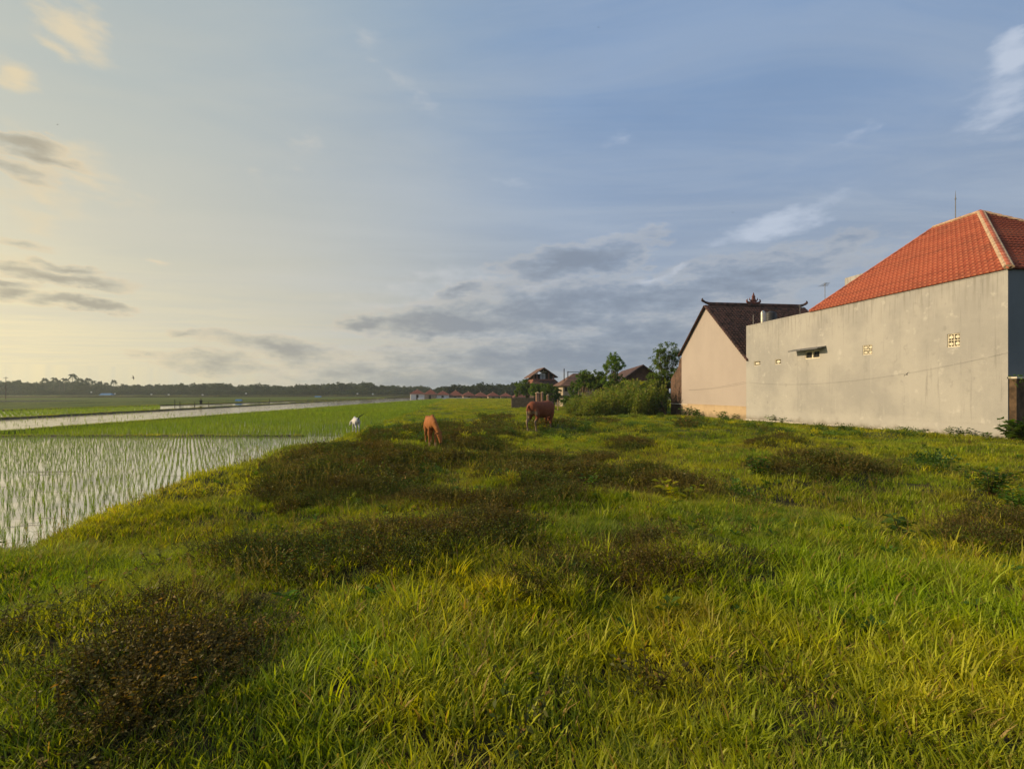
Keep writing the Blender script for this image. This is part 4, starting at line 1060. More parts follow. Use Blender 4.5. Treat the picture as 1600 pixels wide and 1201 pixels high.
# ------------------------------------------------------------------ trees near the houses
def crown(cent, rads, n_per, lsize, seed, asp=.45, droop=.25, squash=.85, shell=.55):
    r = np.random.default_rng(seed); Cc = []; D = []; S_ = []
    for c, q in zip(cent, rads):
        n_ = max(30, int(n_per*(q*q)))
        d = r.normal(0, 1, (n_, 3)); d /= np.linalg.norm(d, axis=1)[:, None]
        # twig clusters so that gaps stay open
        kk = max(6, int(14*q*q/ (lsize*4))); tw = r.normal(0, 1, (kk, 3)); tw /= np.linalg.norm(tw, axis=1)[:, None]; tr = (shell+(1-shell)*r.uniform(0, 1.15, kk))*q
        pick_ = r.integers(0, kk, n_); tp = tw[pick_]*tr[pick_][:, None]*[1, 1, squash]
        p = tp+d*(q*.24)*r.uniform(.1, 1, n_)[:, None]
        Cc.append(p+np.array(c)); D.append(p/q+d*.5+[0, 0, -.1]); S_.append(np.full(n_, lsize))
    return leaves(np.concatenate(Cc), np.concatenate(D), np.concatenate(S_), asp, seed, droop, .7)
def tree(name, label, px, d, zb, clumps, lf, mt, n_per, seed, group=None, asp=.4, trunk=.09, squash=.9, shell=.5, cat='tree'):
    base = at(px, 600, d); base.z = zb; root = empty(name, base); tag(root, label, cat, group); r = random.Random(seed)
    cs = []; rs = []
    for (cx, cy, cr) in clumps:
        q = cr/F*d; p = at(cx, cy, d+r.uniform(-.6, .6)*q)-base
        cs.append(p); rs.append(q)
        for k in range(2): # a second clump behind / in front for depth
            cs.append(p+Vector((r.uniform(-.5,.5)*q, (r.uniform(.5,1.0)*q)*(1 if k else -1), r.uniform(-.35,.35)*q))); rs.append(q*r.uniform(.6,.85))
    v, q_ = crown(cs, rs, n_per, lf, seed, asp, .3, squash, shell); npmesh('crown', v, q_, mt, root)
    top = max(cs, key=lambda p: p.z); mid = Vector((top.x*.5, top.y*.5, top.z*.45)); mb = MB()
    mb.tube([Vector((0,0,-.3)), Vector((top.x*.1, 0, top.z*.2)), mid, top], [trunk*1.3, trunk, trunk*.75, trunk*.15], 8)
    for c in cs[:14]:
        t = r.uniform(.35, .8); b0 = mid*t*1.2 if t < .8 else mid
        mb.tube([b0, (b0+c)/2+Vector((0,0,-.1*c.z)), c], [trunk*.45, trunk*.3, trunk*.08], 5)
    mb.build('trunk', M['bark'], root, smooth=True); return root
zg = lambda px, d: float(height(*at(px, 600, d).xy))-.05
NG = 'trees beside the village houses'
tree('slender_tree', 'tallest slender tree with a round top above the stick fence', 958, 58, zg(958,58), [(958,566,12),(950,572,9),(967,570,10),(960,558,9),(956,585,9),(963,592,10),(950,594,10),(957,602,12)], .19, M['moringa'], 800, 1, NG)
tree('bushy_tree', 'bright green bushy tree directly left of the tall slender one', 936, 60, zg(936,60), [(936,583,8),(930,590,9),(942,590,9),(936,598,11),(928,602,9),(944,602,9)], .19, M['moringa'], 800, 2, NG)
tree('bushy_tree', 'leftmost bright green bushy tree above the stick fence', 914, 61, zg(914,61), [(914,584,7),(908,590,8),(921,588,9),(915,597,11),(908,602,9),(923,600,9)], .19, M['moringa'], 800, 3, NG)
tree('feathery_tree', 'dark feathery tree touching the left edge of the pinkish gabled house', 1040, 50.5, zg(1040,50.5), [(1030,546,9),(1045,543,10),(1056,549,8),(1038,556,13),(1052,560,10),(1026,560,9),(1042,572,15),(1030,582,14),(1050,585,12),(1018,588,11),(1038,598,17),(1022,604,14),(1045,612,14)], .22, M['moringa'], 560, 4, NG, .3, .11)
tree('dark_bush', 'dark round tree beside the brown tiled roof', 896, 66, zg(896,66), [(897,600,7),(893,608,7),(899,614,8)], .2, M['tree'], 700, 5, NG)
tree('dark_bush', 'dark green bush in front of the two-storey gabled house', 860, 68, zg(860,68), [(861,606,8),(853,612,8),(868,614,9),(860,622,10),(874,622,8)], .2, M['tree'], 700, 6, NG)
tree('dark_bush', 'dark tree hiding the ground floor of the two-storey gabled house', 842, 80, zg(842,80), [(838,603,7),(846,604,7),(832,609,8),(843,611,9),(853,607,6),(850,613,8)], .26, M['tree'], 700, 17, NG)
tree('dark_tree', 'dark tree left of the two-storey gabled house', 826, 95, zg(826,95), [(826,598,9),(818,602,9),(834,602,9),(824,610,11),(838,612,9),(812,610,8)], .3, M['tree'], 400, 7, NG)
tree('leafy_bush', 'broad green bush left of the maize thicket', 893, 53, zg(893,53), [(893,622,9),(884,625,8),(903,625,9),(893,630,11)], .18, M['tree'], 700, 8, NG)
tree('leafy_bush', 'green bush between the stick fence and the tall slender tree', 978, 54, zg(978,54), [(975,602,11),(988,606,11),(966,608,9),(981,615,12),(998,604,10)], .2, M['herb'], 600, 9, NG)
tree('leafy_bush', 'dark shrub crowding the foot of the brick lean-to wall', 1040, 47.0, zg(1040,47), [(1032,624,12),(1020,630,11),(1034,636,10),(1024,640,9)], .18, M['tree'], 380, 10, NG)

# banana plant
def banana(px, d, hpx, label, n_=9, seed=0):
    b = at(px, 600, d); b.z = zg(px, d); h = CAMZ+(HOR-hpx)/F*d-b.z; r = random.Random(seed); root = empty('banana_plant', b); tag(root, label, 'banana plant')
    mb = MB(); mb.tube([(0,0,-.2),(0,0,h*.35),(.03,0,h*.62)], [.13,.11,.06], 9); mb.build('stem', simple('banana_stem', (.20,.22,.06), .7, .3, 5), root, smooth=True)
    for i in range(n_):
        a = i*2.4+r.uniform(-.3,.3); L = h*r.uniform(.38,.5); up_ = r.uniform(.5, 1.4) if i > 3 else 1.9; V = []; Q_ = []
        for k in range(9):
            t = k/8; rr_ = L*t*(1-.15*t); z = h*.60+L*(up_*t*.62-1.05*t*t*(.7 if up_ > 2 else .9)); wd = .30*math.sin(math.pi*min(1, t*.93+.06))**.6*L*.5
            c, s_ = math.cos(a), math.sin(a); j = wd*(1+r.uniform(-.12,.12))
            V += [(c*rr_-s_*-j, s_*rr_+c*-j, z-.25*wd), (c*rr_, s_*rr_, z), (c*rr_-s_*j, s_*rr_+c*j, z-.25*wd)]
            if k: o_ = (k-1)*3; Q_ += [(o_,o_+1,o_+4,o_+3),(o_+1,o_+2,o_+5,o_+4)]
        npmesh('leaf', V, Q_, M['banana'], root)
banana(996, 51, 577, 'yellow-green banana plant rising out of the thicket left of the pinkish house', 9, 1)

# maize / cassava thicket
def stalkpl(seed):
    r = np.random.default_rng(seed); V, Q_ = blades(16, .05, .5, 1.1, .05, .085, .9, 5, seed, .9)
    V[:, 2] += np.repeat(r.uniform(.1, 1.1, 16), 12)[:len(V)]
    c = np.column_stack([r.normal(0, .16, 60), r.normal(0, .16, 60), r.uniform(.3, 1.9, 60)]); v2, q2 = leaves(c, c-[0,0,1], np.full(60, .2), .4, seed)
    v3, q3 = stalks([(0,0,0),(.05,.05,0)], [(.03,0,1.9),(-.1,.1,1.6)], .04); v, q = join([(V,Q_),(v2,q2),(v3,q3)]); return proto('m', v, q, M['maize'])
mp_ = [stalkpl(300+i) for i in range(4)]
n_ = 2600; px = rng.uniform(886, 1052, n_); d = rng.uniform(43, 62, n_); X_, Y_ = ((px-800)/F*ca+sa)*d, (ca-(px-800)/F*sa)*d
fr_ = 44+np.clip((935-px)/22, 0, 5)+vnoise(px*.05, px*0)*2; k = (d > fr_) & (X_ < 20.6) & (Y_ > 42.5+np.clip(px-990, 0, 60)*.06) & (rng.uniform(0, 1, n_) < np.clip(1.7-(d-fr_)/9, .15, 1))
topy = np.interp(px, [886, 905, 930, 960, 990, 1020, 1052], [626, 622, 617, 607, 602, 604, 600]); hgt = (CAMZ+(HOR-topy)/F*d+.55)/2.0*np.where(rng.uniform(0,1,n_) < .12, rng.uniform(1.05,1.3,n_), rng.uniform(.45, 1.02, n_))
hgt = hgt*np.clip(.72+(d-fr_)/6, .72, 1.05)
X_, Y_, hgt = X_[k], Y_[k], hgt[k]; n_ = len(X_)
scatter('maize_thicket', mp_, np.column_stack([X_, Y_, height(X_, Y_)]), np.column_stack([rng.normal(0,.1,(n_,2)), rng.uniform(0,6.28,n_)]), np.column_stack([np.full(n_,.95), np.full(n_,.95), hgt]), rng.integers(0,4,n_))

# ------------------------------------------------------------------ village houses
def gable_roof(mb, A, B, hw, drop, th=.12, over=.4):
    A, B = Vector(A), Vector(B); t = (B-A).normalized(); s_ = t.cross(Vector((0,0,1))).normalized(); A = A-t*over; B = B+t*over
    for f in (-1, 1):
        e = s_*f*hw+Vector((0,0,-drop)); k = Vector((0,0,-th))
        mb.add([A, B, B+e, A+e, A+k, B+k, B+e+k, A+e+k], [(0,1,2,3),(4,7,6,5),(0,4,5,1),(1,5,6,2),(2,6,7,3),(3,7,4,0)])
base = at(849.5, 600, 90); base.z = -.8; off = base
th = empty('two_storey_house', base, -at(849.5,600,1).xy.angle_signed(Vector((0,1))) if False else 0); tag(th, 'dark two-storey house with an open gabled upper floor above the village trees', 'house')
u_ = 90/F
def lz(py): return CAMZ+(HOR-py)/F*90-base.z
mb = MB(); gable_roof(mb, (0, 0, lz(574)), (0, 6, lz(574)), 2.45, lz(574)-lz(588.5), .16, .5); mb.build('roof', M['browntile'], th)
mb = MB(); mb.box((-1.75,.2,0),(1.95,6,lz(599))); mb.build('lower_wall', simple('dark_render', (.07,.045,.04), .9, .3, 2), th)
mb = MB(); mb.box((-1.85,.05,lz(598.9)),(2.05,6.1,lz(592))); mb.build('parapet', simple('reddish_brick', (.20,.085,.065), .9, .3, 4), th)
mb = MB(); mb.add([(-2.3,-.9,lz(600)),(2.7,-.9,lz(600)),(2.3,.1,lz(594)),(-1.9,.1,lz(594))], [(0,1,2,3)]); mb.add([(2.06,.1,lz(592.5)),(2.06,6,lz(592.5)),(3.0,6,lz(600)),(3.0,-.3,lz(600))], [(0,1,2,3)]); mb.build('skirt_roof', M['darktile'], th)
for x in (-1.7, -1.15, .95, 1.8):
    mb = MB(); zt = lz(574)-abs(x)*(lz(574)-lz(588.5))/2.45-.2; mb.box((x-.09,.1,lz(592)),(x+.09,.28,zt)); mb.build('post', simple('brick_post', (.22,.10,.075), .9, .2, 4), th)
mb = MB(); mb.box((-.55,.5,lz(592)),(-.1,.55,lz(583))); mb.box((.0,.5,lz(592)),(.4,.55,lz(583))); mb.build('pale_panel', M['shaded_plaster'] if False else simple('pale_panel', (.36,.38,.40), .8, .2, 2), th)
mb = MB(); mb.box((-1.7,.9,lz(592)),(1.8,5.8,lz(584))); mb.build('inner_wall', M['darkwood'], th)
mb = MB(); mb.box((-.55,.3,lz(580.5)),(.55,.36,lz(581.2))); mb.box((-.04,.3,lz(581)),(.04,.36,lz(577))); mb.build('gable_brace', M['cream'], th)
# brown hip roof house
d = 78; b = at(905, 600, d); b.z = zg(905, d); L_ = lambda py: CAMZ+(HOR-py)/F*d-b.z; q = d/F
h2 = empty('brown_roof_house', b); tag(h2, 'low house with a brown tiled roof and cream window wall behind the bushes', 'house')
mb = MB(); x0, x1 = (870-905)*q, (945-905)*q; ze = L_(603); zr_ = L_(583)
mb.add([(x0,-2,ze),(x1,-2,ze),(x1,4,ze),(x0,4,ze),((898-905)*q,1,zr_),((925-905)*q,1,zr_)], [(0,1,5,4),(1,2,5),(2,3,4,5),(3,0,4),(0,3,2,1)]); mb.build('roof', M['browntile'], h2)
mb = MB(); mb.box((x0+.5,-1.6,-.3),(x1-.5,3.6,ze-.01)); mb.build('wall', simple('aged_cream_wall', (.34,.28,.21), .9, .3, 2), h2)
for k_ in range(3):
    mb = MB(); x = x0+.75+k_*.75; mb.box((x,-1.66,L_(611)),(x+.42,-1.605,L_(605))); mb.build('window', M['black'], h2)
for px_, t_ in ((881,576),(887,580)):
    mb = MB(); x = (px_-905)*q; mb.box((x-.06,.0,L_(600)),(x+.06,.12,L_(t_))); mb.build('roof_post', M['darkwood'], h2)
mb = MB(); mb.box(((887-905)*q,.02,L_(581.6)),((907-905)*q,.1,L_(580.6))); mb.build('roof_rail', M['metal'], h2)
# dark roof house with ridge going away
A_, B_ = at(1004, 569.5, 58), at(972, 580.5, 75); b = Vector((A_.x, A_.y, zg(1004, 58))); h3 = empty('dark_roof_house', b); tag(h3, 'old dark thatch-brown gabled roof between the tall slender tree and the banana plant', 'house')
mb = MB(); gable_roof(mb, A_-b, Vector((B_.x, B_.y, A_.z))-b, 3.4, 2.5, .2, .5); mb.build('roof', M['darktile'], h3)
t_ = (B_-A_); t_.z = 0; t_.normalize(); s_ = t_.cross(Vector((0,0,1))); mb = MB(); zz_ = A_.z-b.z-2.2; Lr = 17
pp = [s_*-2.7, s_*2.7, s_*2.7+t_*Lr, s_*-2.7+t_*Lr]; mb.add([Vector((p.x,p.y,-.3)) for p in pp]+[Vector((p.x,p.y,zz_)) for p in pp], [(0,1,5,4),(1,2,6,5),(2,3,7,6),(3,0,4,7)])
mb.add([s_*-2.7+Vector((0,0,zz_)), s_*2.7+Vector((0,0,zz_)), Vector((0,0,A_.z-b.z-.25))], [(0,1,2)]); mb.build('wall', M['browntile'], h3)

# stick fence and small pillars
b = at(920, 600, 60); b.z = zg(920, 60); sf = empty('stick_fence', b); tag(sf, 'fence of rough sunlit sticks below the green bushy trees', 'fence'); rr = random.Random(5); q = 60/F
stm = simple('sunlit_stick', (.34,.21,.13), .85, .35, 5)
for i in range(22):
    x = (903+i*1.65-920)*q+rr.uniform(-.03,.03); t_ = CAMZ+(HOR-rr.uniform(603,612))/F*60-b.z; mb = MB(); mb.tube([(x,0,-.2),(x+rr.uniform(-.08,.08),0,t_)], [.035,.022], 5); mb.build('stake', stm, sf)
mb = MB()
for z_ in (.5, 1.15): mb.tube([((902-920)*q,.05,z_),((940-920)*q,.05,z_)], .025, 5)
mb.build('rail', stm, sf)
def pillar(px, d, top, wpx, mt, lb, capz=True):
    b = at(px, 600, d); b.z = zg(px, d); e = empty('pillar', b); tag(e, lb, 'pillar'); h_ = CAMZ+(HOR-top)/F*d-b.z; w_ = wpx/F*d/2
    mb = MB(); mb.box((-w_,-w_,-.2),(w_,w_,h_-.12)); mb.build('shaft', mt, e); mb = MB(); mb.box((-w_*1.25,-w_*1.25,h_-.12),(w_*1.25,w_*1.25,h_-.04)); mb.add([(-w_,-w_,h_-.04),(w_,-w_,h_-.04),(w_,w_,h_-.04),(-w_,w_,h_-.04),(0,0,h_+.1)], [(0,1,4),(1,2,4),(2,3,4),(3,0,4)]); mb.build('cap', M['mortar'], e)
pk = simple('pink_brick', (.34,.19,.13), .85, .25, 4)
pillar(840, 66, 613, 5, pk, 'squat pink brick pillar just above the rump of the large cow')
pillar(847, 65, 612.5, 3, pk, 'slim pinkish pillar in the middle above the back of the large cow')
pillar(856, 64, 616.5, 3, pk, 'small pink pillar above the shoulder of the large cow')
b = at(820, 600, 72); b.z = zg(820, 72); mb = MB(); mb.box((-1.9,0,-.3),(1.3,.2,1.35)); mb.box((-1.95,-.03,1.35),(1.35,.23,1.42)); o = mb.build('low_brick_wall', simple('tan_brick', (.18,.12,.075), .9, .3, 3)); o.location = b; tag(o, 'low tan brick wall left of the large cow behind the meadow', 'wall')
b = at(873, 600, 62); b.z = zg(873, 62); fp = empty('gate_frame', b); tag(fp, 'rough wooden gate frame of two posts and a bar right of the large cow', 'gate')
for x in (-.1, 1.3):
    mb = MB(); mb.tube([(x,0,-.2),(x,0,1.45)], .05, 6); mb.build('post', stm, fp)
mb = MB(); mb.tube([(-.2,.06,1.35),(1.5,.06,1.38)], .04, 6); mb.build('bar', stm, fp)

# red roofed houses beyond the meadow
rr = random.Random(9); wall_m = M['whitepaint']; farroof = tilemat('faded_red_roof', (.14,.040,.028), (.19,.06,.04), .5); village_wall = simple('village_wall', (.30,.22,.16), .9, .3, 1)
LBS = ['leftmost distant house with a red pyramid roof at the end of the green paddy', 'second distant red pyramid roof from the left beside the green paddy', 'third distant red roof from the left above a white wall', 'fourth distant red roof from the left', 'fifth distant red pyramid roof, near the middle of the row', 'sixth distant red roof of the row', 'seventh distant red roof, partly sunk behind the meadow', 'eighth distant red roof, low behind the meadow edge', 'last distant red roof of the row beside the low tan wall']
for i, (px_, ty, w_) in enumerate([(652,607.5,24),(673,609,20),(692,609.5,21),(712,610,24),(732,611.5,22),(751,612,20),(770,612.5,19),(790,613,20),(811,613,20)]):
    d = 205+rr.uniform(-8, 8); b = at(px_, 600, d); b.z = float(height(b.x, b.y))-.1; q = d/F; zt = CAMZ+(HOR-ty)/F*d-b.z; hw = w_*q/2*rr.uniform(.95,1.2); ez_ = zt-hw*.62; zt = zt+rr.uniform(-.35,.1)
    e = empty('red_roof_house', b, rr.uniform(-.1,.1)); tag(e, LBS[i], 'house', 'distant red-roofed houses')
    mb = MB(); mb.add([(-hw,-hw,ez_),(hw,-hw,ez_),(hw,hw,ez_),(-hw,hw,ez_),(-.3,0,zt),(.3,0,zt)], [(0,1,5,4),(1,2,5),(2,3,4,5),(3,0,4),(0,3,2,1)]); mb.build('roof', farroof, e)
    mb = MB(); mb.tube([(0,0,zt-.05),(0,0,zt+.35)], [.16,.05], 6); mb.build('roof_finial', M['mortar'], e)
    mb = MB(); mb.box((-hw+.5,-hw+.5,-.5),(hw-.5,hw-.5,ez_-.01)); mb.build('wall', wall_m if i in (0, 2) else village_wall, e)
    mb = MB(); mb.box((-.5,-hw+.42,max(0,ez_-2.2)),(.4,-hw+.49,ez_-.3)); mb.build('door', M['darkwood'], e)
b = at(690, 600, 196); b.z = -1.0; mb = MB(); mb.box((-9,0,-.8),(11,.3,.55)); o = mb.build('boundary_wall', wall_m); o.location = b; tag(o, 'long low white boundary wall in front of the distant red roofs', 'wall')

# ------------------------------------------------------------------ far tree line
def far_crown(seed, lf=.9, n_=900, w_=1.0):
    r = np.random.default_rng(seed); cs = []; rs = []
    for i in range(9): cs.append((r.uniform(-3.2,3.2)*w_, r.uniform(-2.5,2.5), r.uniform(3.2,7.6))); rs.append(r.uniform(1.2,2.3))
    cs += [(-2*w_,0,2.2),(2*w_,0,2.2),(0,0,2)]; rs += [2,2,2]
    return crown(cs, rs, n_/30, lf, seed, .6, .2, .8, .3)
fc = [far_crown(400+i, .85, 1500, 1.0+.15*i) for i in range(4)]
prof_x = [-500,0,60,110,150,200,280,330,398,450,480,540,560,597,650,700,740,790,830,900]
prof_y = [594,596,596,595,598,601,601,599,601,603,601,599,597,602,603,604,602,600,598,598]
n_ = 420; px = rng.uniform(-420, 930, n_); d = np.where(px > 690, rng.uniform(300, 380, n_), rng.uniform(430, 580, n_)); ty = np.interp(px, prof_x, prof_y)+rng.uniform(-1.0, 4.5, n_)
X_, Y_ = ((px-800)/F*ca+sa)*d, (ca-(px-800)/F*sa)*d; Z_ = height(X_, Y_); hh = (CAMZ+(HOR-ty)/F*d-Z_)/9.0
scatter('distant_wood', [proto('f', v, q, M['far']) for v, q in fc], np.column_stack([X_, Y_, Z_]), np.column_stack([np.zeros((n_,2)), rng.uniform(0,6.28,n_)]), np.column_stack([rng.uniform(.9,1.5,n_)]*2+[hh]), rng.integers(0,4,n_))
# undergrowth that closes the foot of the wood
n_ = 420; px = rng.uniform(-420, 930, n_); d = np.where(px > 690, rng.uniform(290, 300, n_), rng.uniform(405, 430, n_)); X_, Y_ = ((px-800)/F*ca+sa)*d, (ca-(px-800)/F*sa)*d; Z_ = height(X_, Y_)
scatter('distant_wood', [proto('f', v, q, M['far']) for v, q in fc], np.column_stack([X_, Y_, Z_-.8]), np.column_stack([np.zeros((n_,2)), rng.uniform(0,6.28,n_)]), np.column_stack([rng.uniform(.8,1.3,n_)]*2+[rng.uniform(.35,.62,n_)]), rng.integers(0,4,n_))
fmesh = []
for v, q in fc:
    o = npmesh('crown', v, q, M['far'], link=False); fmesh.append(o.data)
mb = MB(); mb.tube([(0,0,-.5),(.1,0,2),(0,.1,5)], [.35,.25,.12], 7); tk = mb.build('trunk', M['bark']); tkm = tk.data; bpy.data.objects.remove(tk)
def far_tree(px, ty, d, s_, i, lb, grp):
    b = at(px, 600, d); b.z = float(height(b.x, b.y)); hh_ = (CAMZ+(HOR-ty)/F*d-b.z)/9.2; e = empty('broadleaf_tree', b, rng.uniform(0, 6)); e.scale = (s_, s_, hh_); tag(e, lb, 'tree', grp)
    for nm, me in (('crown', fmesh[i % 4]), ('trunk', tkm)):
        o = bpy.data.objects.new(nm, me); col.objects.link(o); o.parent = e
for i, (px_, ty, s_) in enumerate([(6,595.5,1.9),(22,598,1.4),(45,597.5,1.8),(62,598,1.2),(212,602,1.3),(268,600,1.5),(282,598,1.4)]):
    far_tree(px_, ty, 440, s_, i, 'dark rounded tree in the hazy left part of the distant tree line', 'distant trees, left part')
for i, (px_, ty, s_) in enumerate([(320,599,1.8),(338,598,1.6),(352,600,1.3),(382,603,1.1),(405,598.5,1.9),(418,600,1.4),(463,599.5,1.1)]):
    far_tree(px_, ty, 440, s_, i, 'dark rounded distant tree in the tree line behind the two blue field shelters', 'distant trees, middle part')
for i, (px_, ty, s_) in enumerate([(480,600,1.6),(497,600,1.5),(515,598,1.4),(532,597.5,1.8),(568,596,1.7),(577,597,1.7),(594,601,1.4),(620,603,1.3),(638,603,1.2)]):
    far_tree(px_, ty, 440, s_, i, 'dark rounded distant tree between the blue shelters and the distant red roofs', 'distant trees, behind the dog')
for i, (px_, ty, s_) in enumerate([(706,601,1.2),(718,600,1.2),(738,602,1.1),(757,597.5,1.3),(770,599,1.1),(786,600,1.1),(800,597.5,1.1),(812,596,1.2)]):
    far_tree(px_, ty, 280, s_*.9, i, 'dark green tree standing behind the row of distant red roofs', 'trees behind the red roofs')
# coconut palms
def palm_proto(seed):
    r = random.Random(seed); root = empty('coconut_palm'); H_ = 12.0; lean = r.uniform(-.9, .9)
    mb = MB(); mb.tube([(0,0,-.5),(lean*.25,0,3),(lean*.6,0,7),(lean,0,H_)], [.32,.24,.2,.17], 7); mb.build('trunk', M['bark'], root)
    V = []; Q_ = []; k = 0
    for i in range(30):
        a = i*2.399+r.uniform(-.2,.2); el_ = r.uniform(-.55, 1.3); L = r.uniform(3.2, 4.3); c, s_ = math.cos(a), math.sin(a)
        for j in range(11):
            t = (j+.4)/11; x = L*t*math.cos(el_)*(1-.1*t); z = L*(t*math.sin(el_)*1.2-.85*t*t); w_ = 1.7*math.sin(math.pi*(.12+.85*t)); 
            for f in (-1, 1):
                p0 = (x, 0, z); p1 = (x+.22, 0, z-.02); q0 = (x+.45, f*w_*.55, z-.55*w_*.8); q1 = (x+.30, f*w_*.55, z-.62*w_*.8)
                for (X1, Y1_, Z1) in (p0, p1, q0, q1): V.append((lean+c*X1-s_*Y1_, s_*X1+c*Y1_, H_+Z1))
                Q_.append((k, k+1, k+2, k+3)); k += 4
    npmesh('crown', V, Q_, M['far'], root); return root
pal = [palm_proto(1), palm_proto(2)]; first = [True, True]
PL = [(70,590),(83,589),(93,593),(112,583),(124,590),(138,590),(157,595),(165,597),(177,593),(190,599),(198,600),(232,600),(256,600),(262,604),(30,593),(100,590),(131,593),(148,594),(216,600),(243,602)]
for i, (px_, ty) in enumerate(PL):
    e = pal[i % 2]
    if first[i % 2]: first[i % 2] = False
    else: e = copy_tree(pal[i % 2])
    d = 455+8*(i % 3); b = at(px_, 600, d); b.z = float(height(b.x, b.y)); e.location = b; hh_ = (CAMZ+(HOR-ty)/F*d-b.z)/13.5; e.scale = (min(1.15, hh_*.85),)*2+(hh_,); e.rotation_euler = (0, 0, rng.uniform(0, 6.28))
    tag(e, 'tallest coconut palm sticking out of the hazy distant tree line' if i == 3 else 'small coconut palm poking out of the hazy left part of the distant tree line', 'palm', None if i == 3 else 'distant coconut palms')
    if i == 3 and 'group' in e: del e['group']

# ------------------------------------------------------------------ small things in the fields
def shelter(px, py, w_, h_, lb, d=None):
    p = on_z(px, py, WZ) if d is None else at(px, py, d); e = empty('tarp_shelter', (p.x, p.y, WZ if d is None else p.z)); tag(e, lb, 'shelter')
    for x in (-w_/2, w_/2):
        for y in (-w_*.3, w_*.3):
            mb = MB(); mb.tube([(x,y,-.1),(x,y,h_*.55)], .03*w_/1.5+.01, 5); mb.build('pole', M['wood'], e)
    mb = MB(); mb.add([(-w_*.56,-w_*.38,h_*.45),(w_*.56,-w_*.38,h_*.45),(w_*.56,w_*.38,h_*.45),(-w_*.56,w_*.38,h_*.45),(-w_*.5,0,h_),(w_*.5,0,h_)], [(0,1,5,4),(3,4,5,2),(0,4,3),(1,2,5)]); mb.build('tarp', M['bluetarp'], e)
shelter(373, 628.5, 1.3, .75, 'nearer small blue tarpaulin shelter standing in the shallow flooded paddy')
shelter(497, 621.5, 2.4, .8, 'farther blue tarpaulin shelter on the long dark bund below the tree line')
shelter(167, 619.5, 5.5, 1.9, 'blue-roofed shelter at the foot of the tallest distant palms')
def postat(px, py, h_, lb):
    p = on_z(px, py, WZ); mb = MB(); mb.tube([(0,0,-.2),(.02,0,h_*.5),(0,.02,h_)], [.07,.06,.04], 6); o = mb.build('field_post', M['darkwood']); o.location = p; tag(o, lb, 'post')
postat(421, 629, .95, 'dark wooden post standing in the shallow water right of the nearer blue shelter')
for px_, t_, lb_ in ((273,1.1,'tallest thin dark stake, leftmost of a few in the far shallow paddy'),(281,.8,'short thin stake right of the tallest one'),(304,.7,'thin dark stake directly left of the scarecrow'),(326,.7,'thin dark stake directly right of the scarecrow')): postat(px_, 633.5, t_, lb_)
p = on_z(314, 633, WZ); sc_ = empty('scarecrow', p); tag(sc_, 'small dark bundled scarecrow standing in the far shallow paddy', 'scarecrow')
mb = MB(); mb.tube([(0,0,-.2),(0,0,1.25)], .03, 5); mb.tube([(-.4,0,.85),(.4,0,.85)], .025, 5); mb.build('stick_frame', M['wood'], sc_)
mb = MB(); mb.tube([(0,0,.25),(0,0,.55),(0,0,.85),(0,0,.95)], [.20,.22,.26,.08], 8); mb.build('coat', M['black'], sc_); mb = MB(); mb.tube([(0,0,1.0),(0,0,1.1),(0,0,1.2)], [.1,.13,.03], 8); mb.build('hat', M['darkwood'], sc_)
for i, (px_, py_) in enumerate([(141,611.5),(178,614),(235,615),(262,615.5),(315,616),(383,613.5),(557,614),(581,614.5)]):
    p = at(px_, py_, 330); z0 = float(height(p.x, p.y)); e = empty('white_flag', (p.x, p.y, z0)); tag(e, 'small white flag on a pole at the foot of the distant tree line', 'flag', 'white flags along the far field edge')
    h_ = p.z-z0; mb = MB(); mb.tube([(0,0,0),(0,0,h_)], .05, 5); mb.build('pole', M['wood'], e)
    V = []; Q_ = []
    for k_ in range(5):
        x = k_*.28; V += [(x, .1*math.sin(k_*1.5), h_), (x, .1*math.sin(k_*1.5+.4), h_-.8)]
        if k_: Q_.append((2*k_-2, 2*k_-1, 2*k_+1, 2*k_))
    npmesh('cloth', V, Q_, M['whitepaint'], e)
p = on_z(9, 624, WZ); e = empty('utility_pole', p); tag(e, 'thin leaning utility pole with a crossarm at the far left edge', 'pole'); hp_ = CAMZ+(HOR-588)/F*170-WZ
mb = MB(); mb.tube([(0,0,-.3),(.05,0,hp_)], [.11,.07], 7); mb.build('pole', M['wood'], e); mb = MB(); mb.box((-.7,-.06,hp_-.5),(.7,-.0,hp_-.38)); mb.build('crossarm', M['wood'], e)

# birds
def bird(px, py, d, span, rz, bank_, lb):
    e = empty('swallow', at(px, py, d)); e.rotation_euler = (bank_, 0, rz); tag(e, lb, 'bird'); s = span
    mb = MB(); mb.tube([(-.22*s,0,0),(-.1*s,0,0),(.05*s,0,.005),(.16*s,0,0),(.23*s,0,0)], [.012*s,.05*s,.065*s,.045*s,.008*s], 8)
    mb.add([(-.2*s,0,0),(-.42*s,.07*s,.0),(-.28*s,0,.004),(-.42*s,-.07*s,0)], [(0,1,2),(0,2,3)]); mb.build('body', M['black'], e, smooth=False)
    for f in (-1, 1):
        mb = MB(); mb.add([(.08*s,f*.03*s,.01),(-.05*s,f*.03*s,.01),(-.06*s,f*.25*s,.10*s),(.09*s,f*.22*s,.11*s),(-.12*s,f*.5*s,.06*s)], [(0,1,2,3),(3,2,4)]); mb.build('wing', M['black'], e)
bird(1417, 585, 17.5, .26, R(200), R(40), 'dark swallow gliding in front of the grey wall')
bird(208, 590, 38, .42, R(60), R(70), 'dark swallow low in the yellow sky above the distant palms')
bird(90, 195, 60, .38, R(20), R(10), 'tiny dark bird high in the upper left sky')
bird(1145, 332, 60, .34, R(20), R(10), 'tiny dark bird in the blue sky left of the red roof')
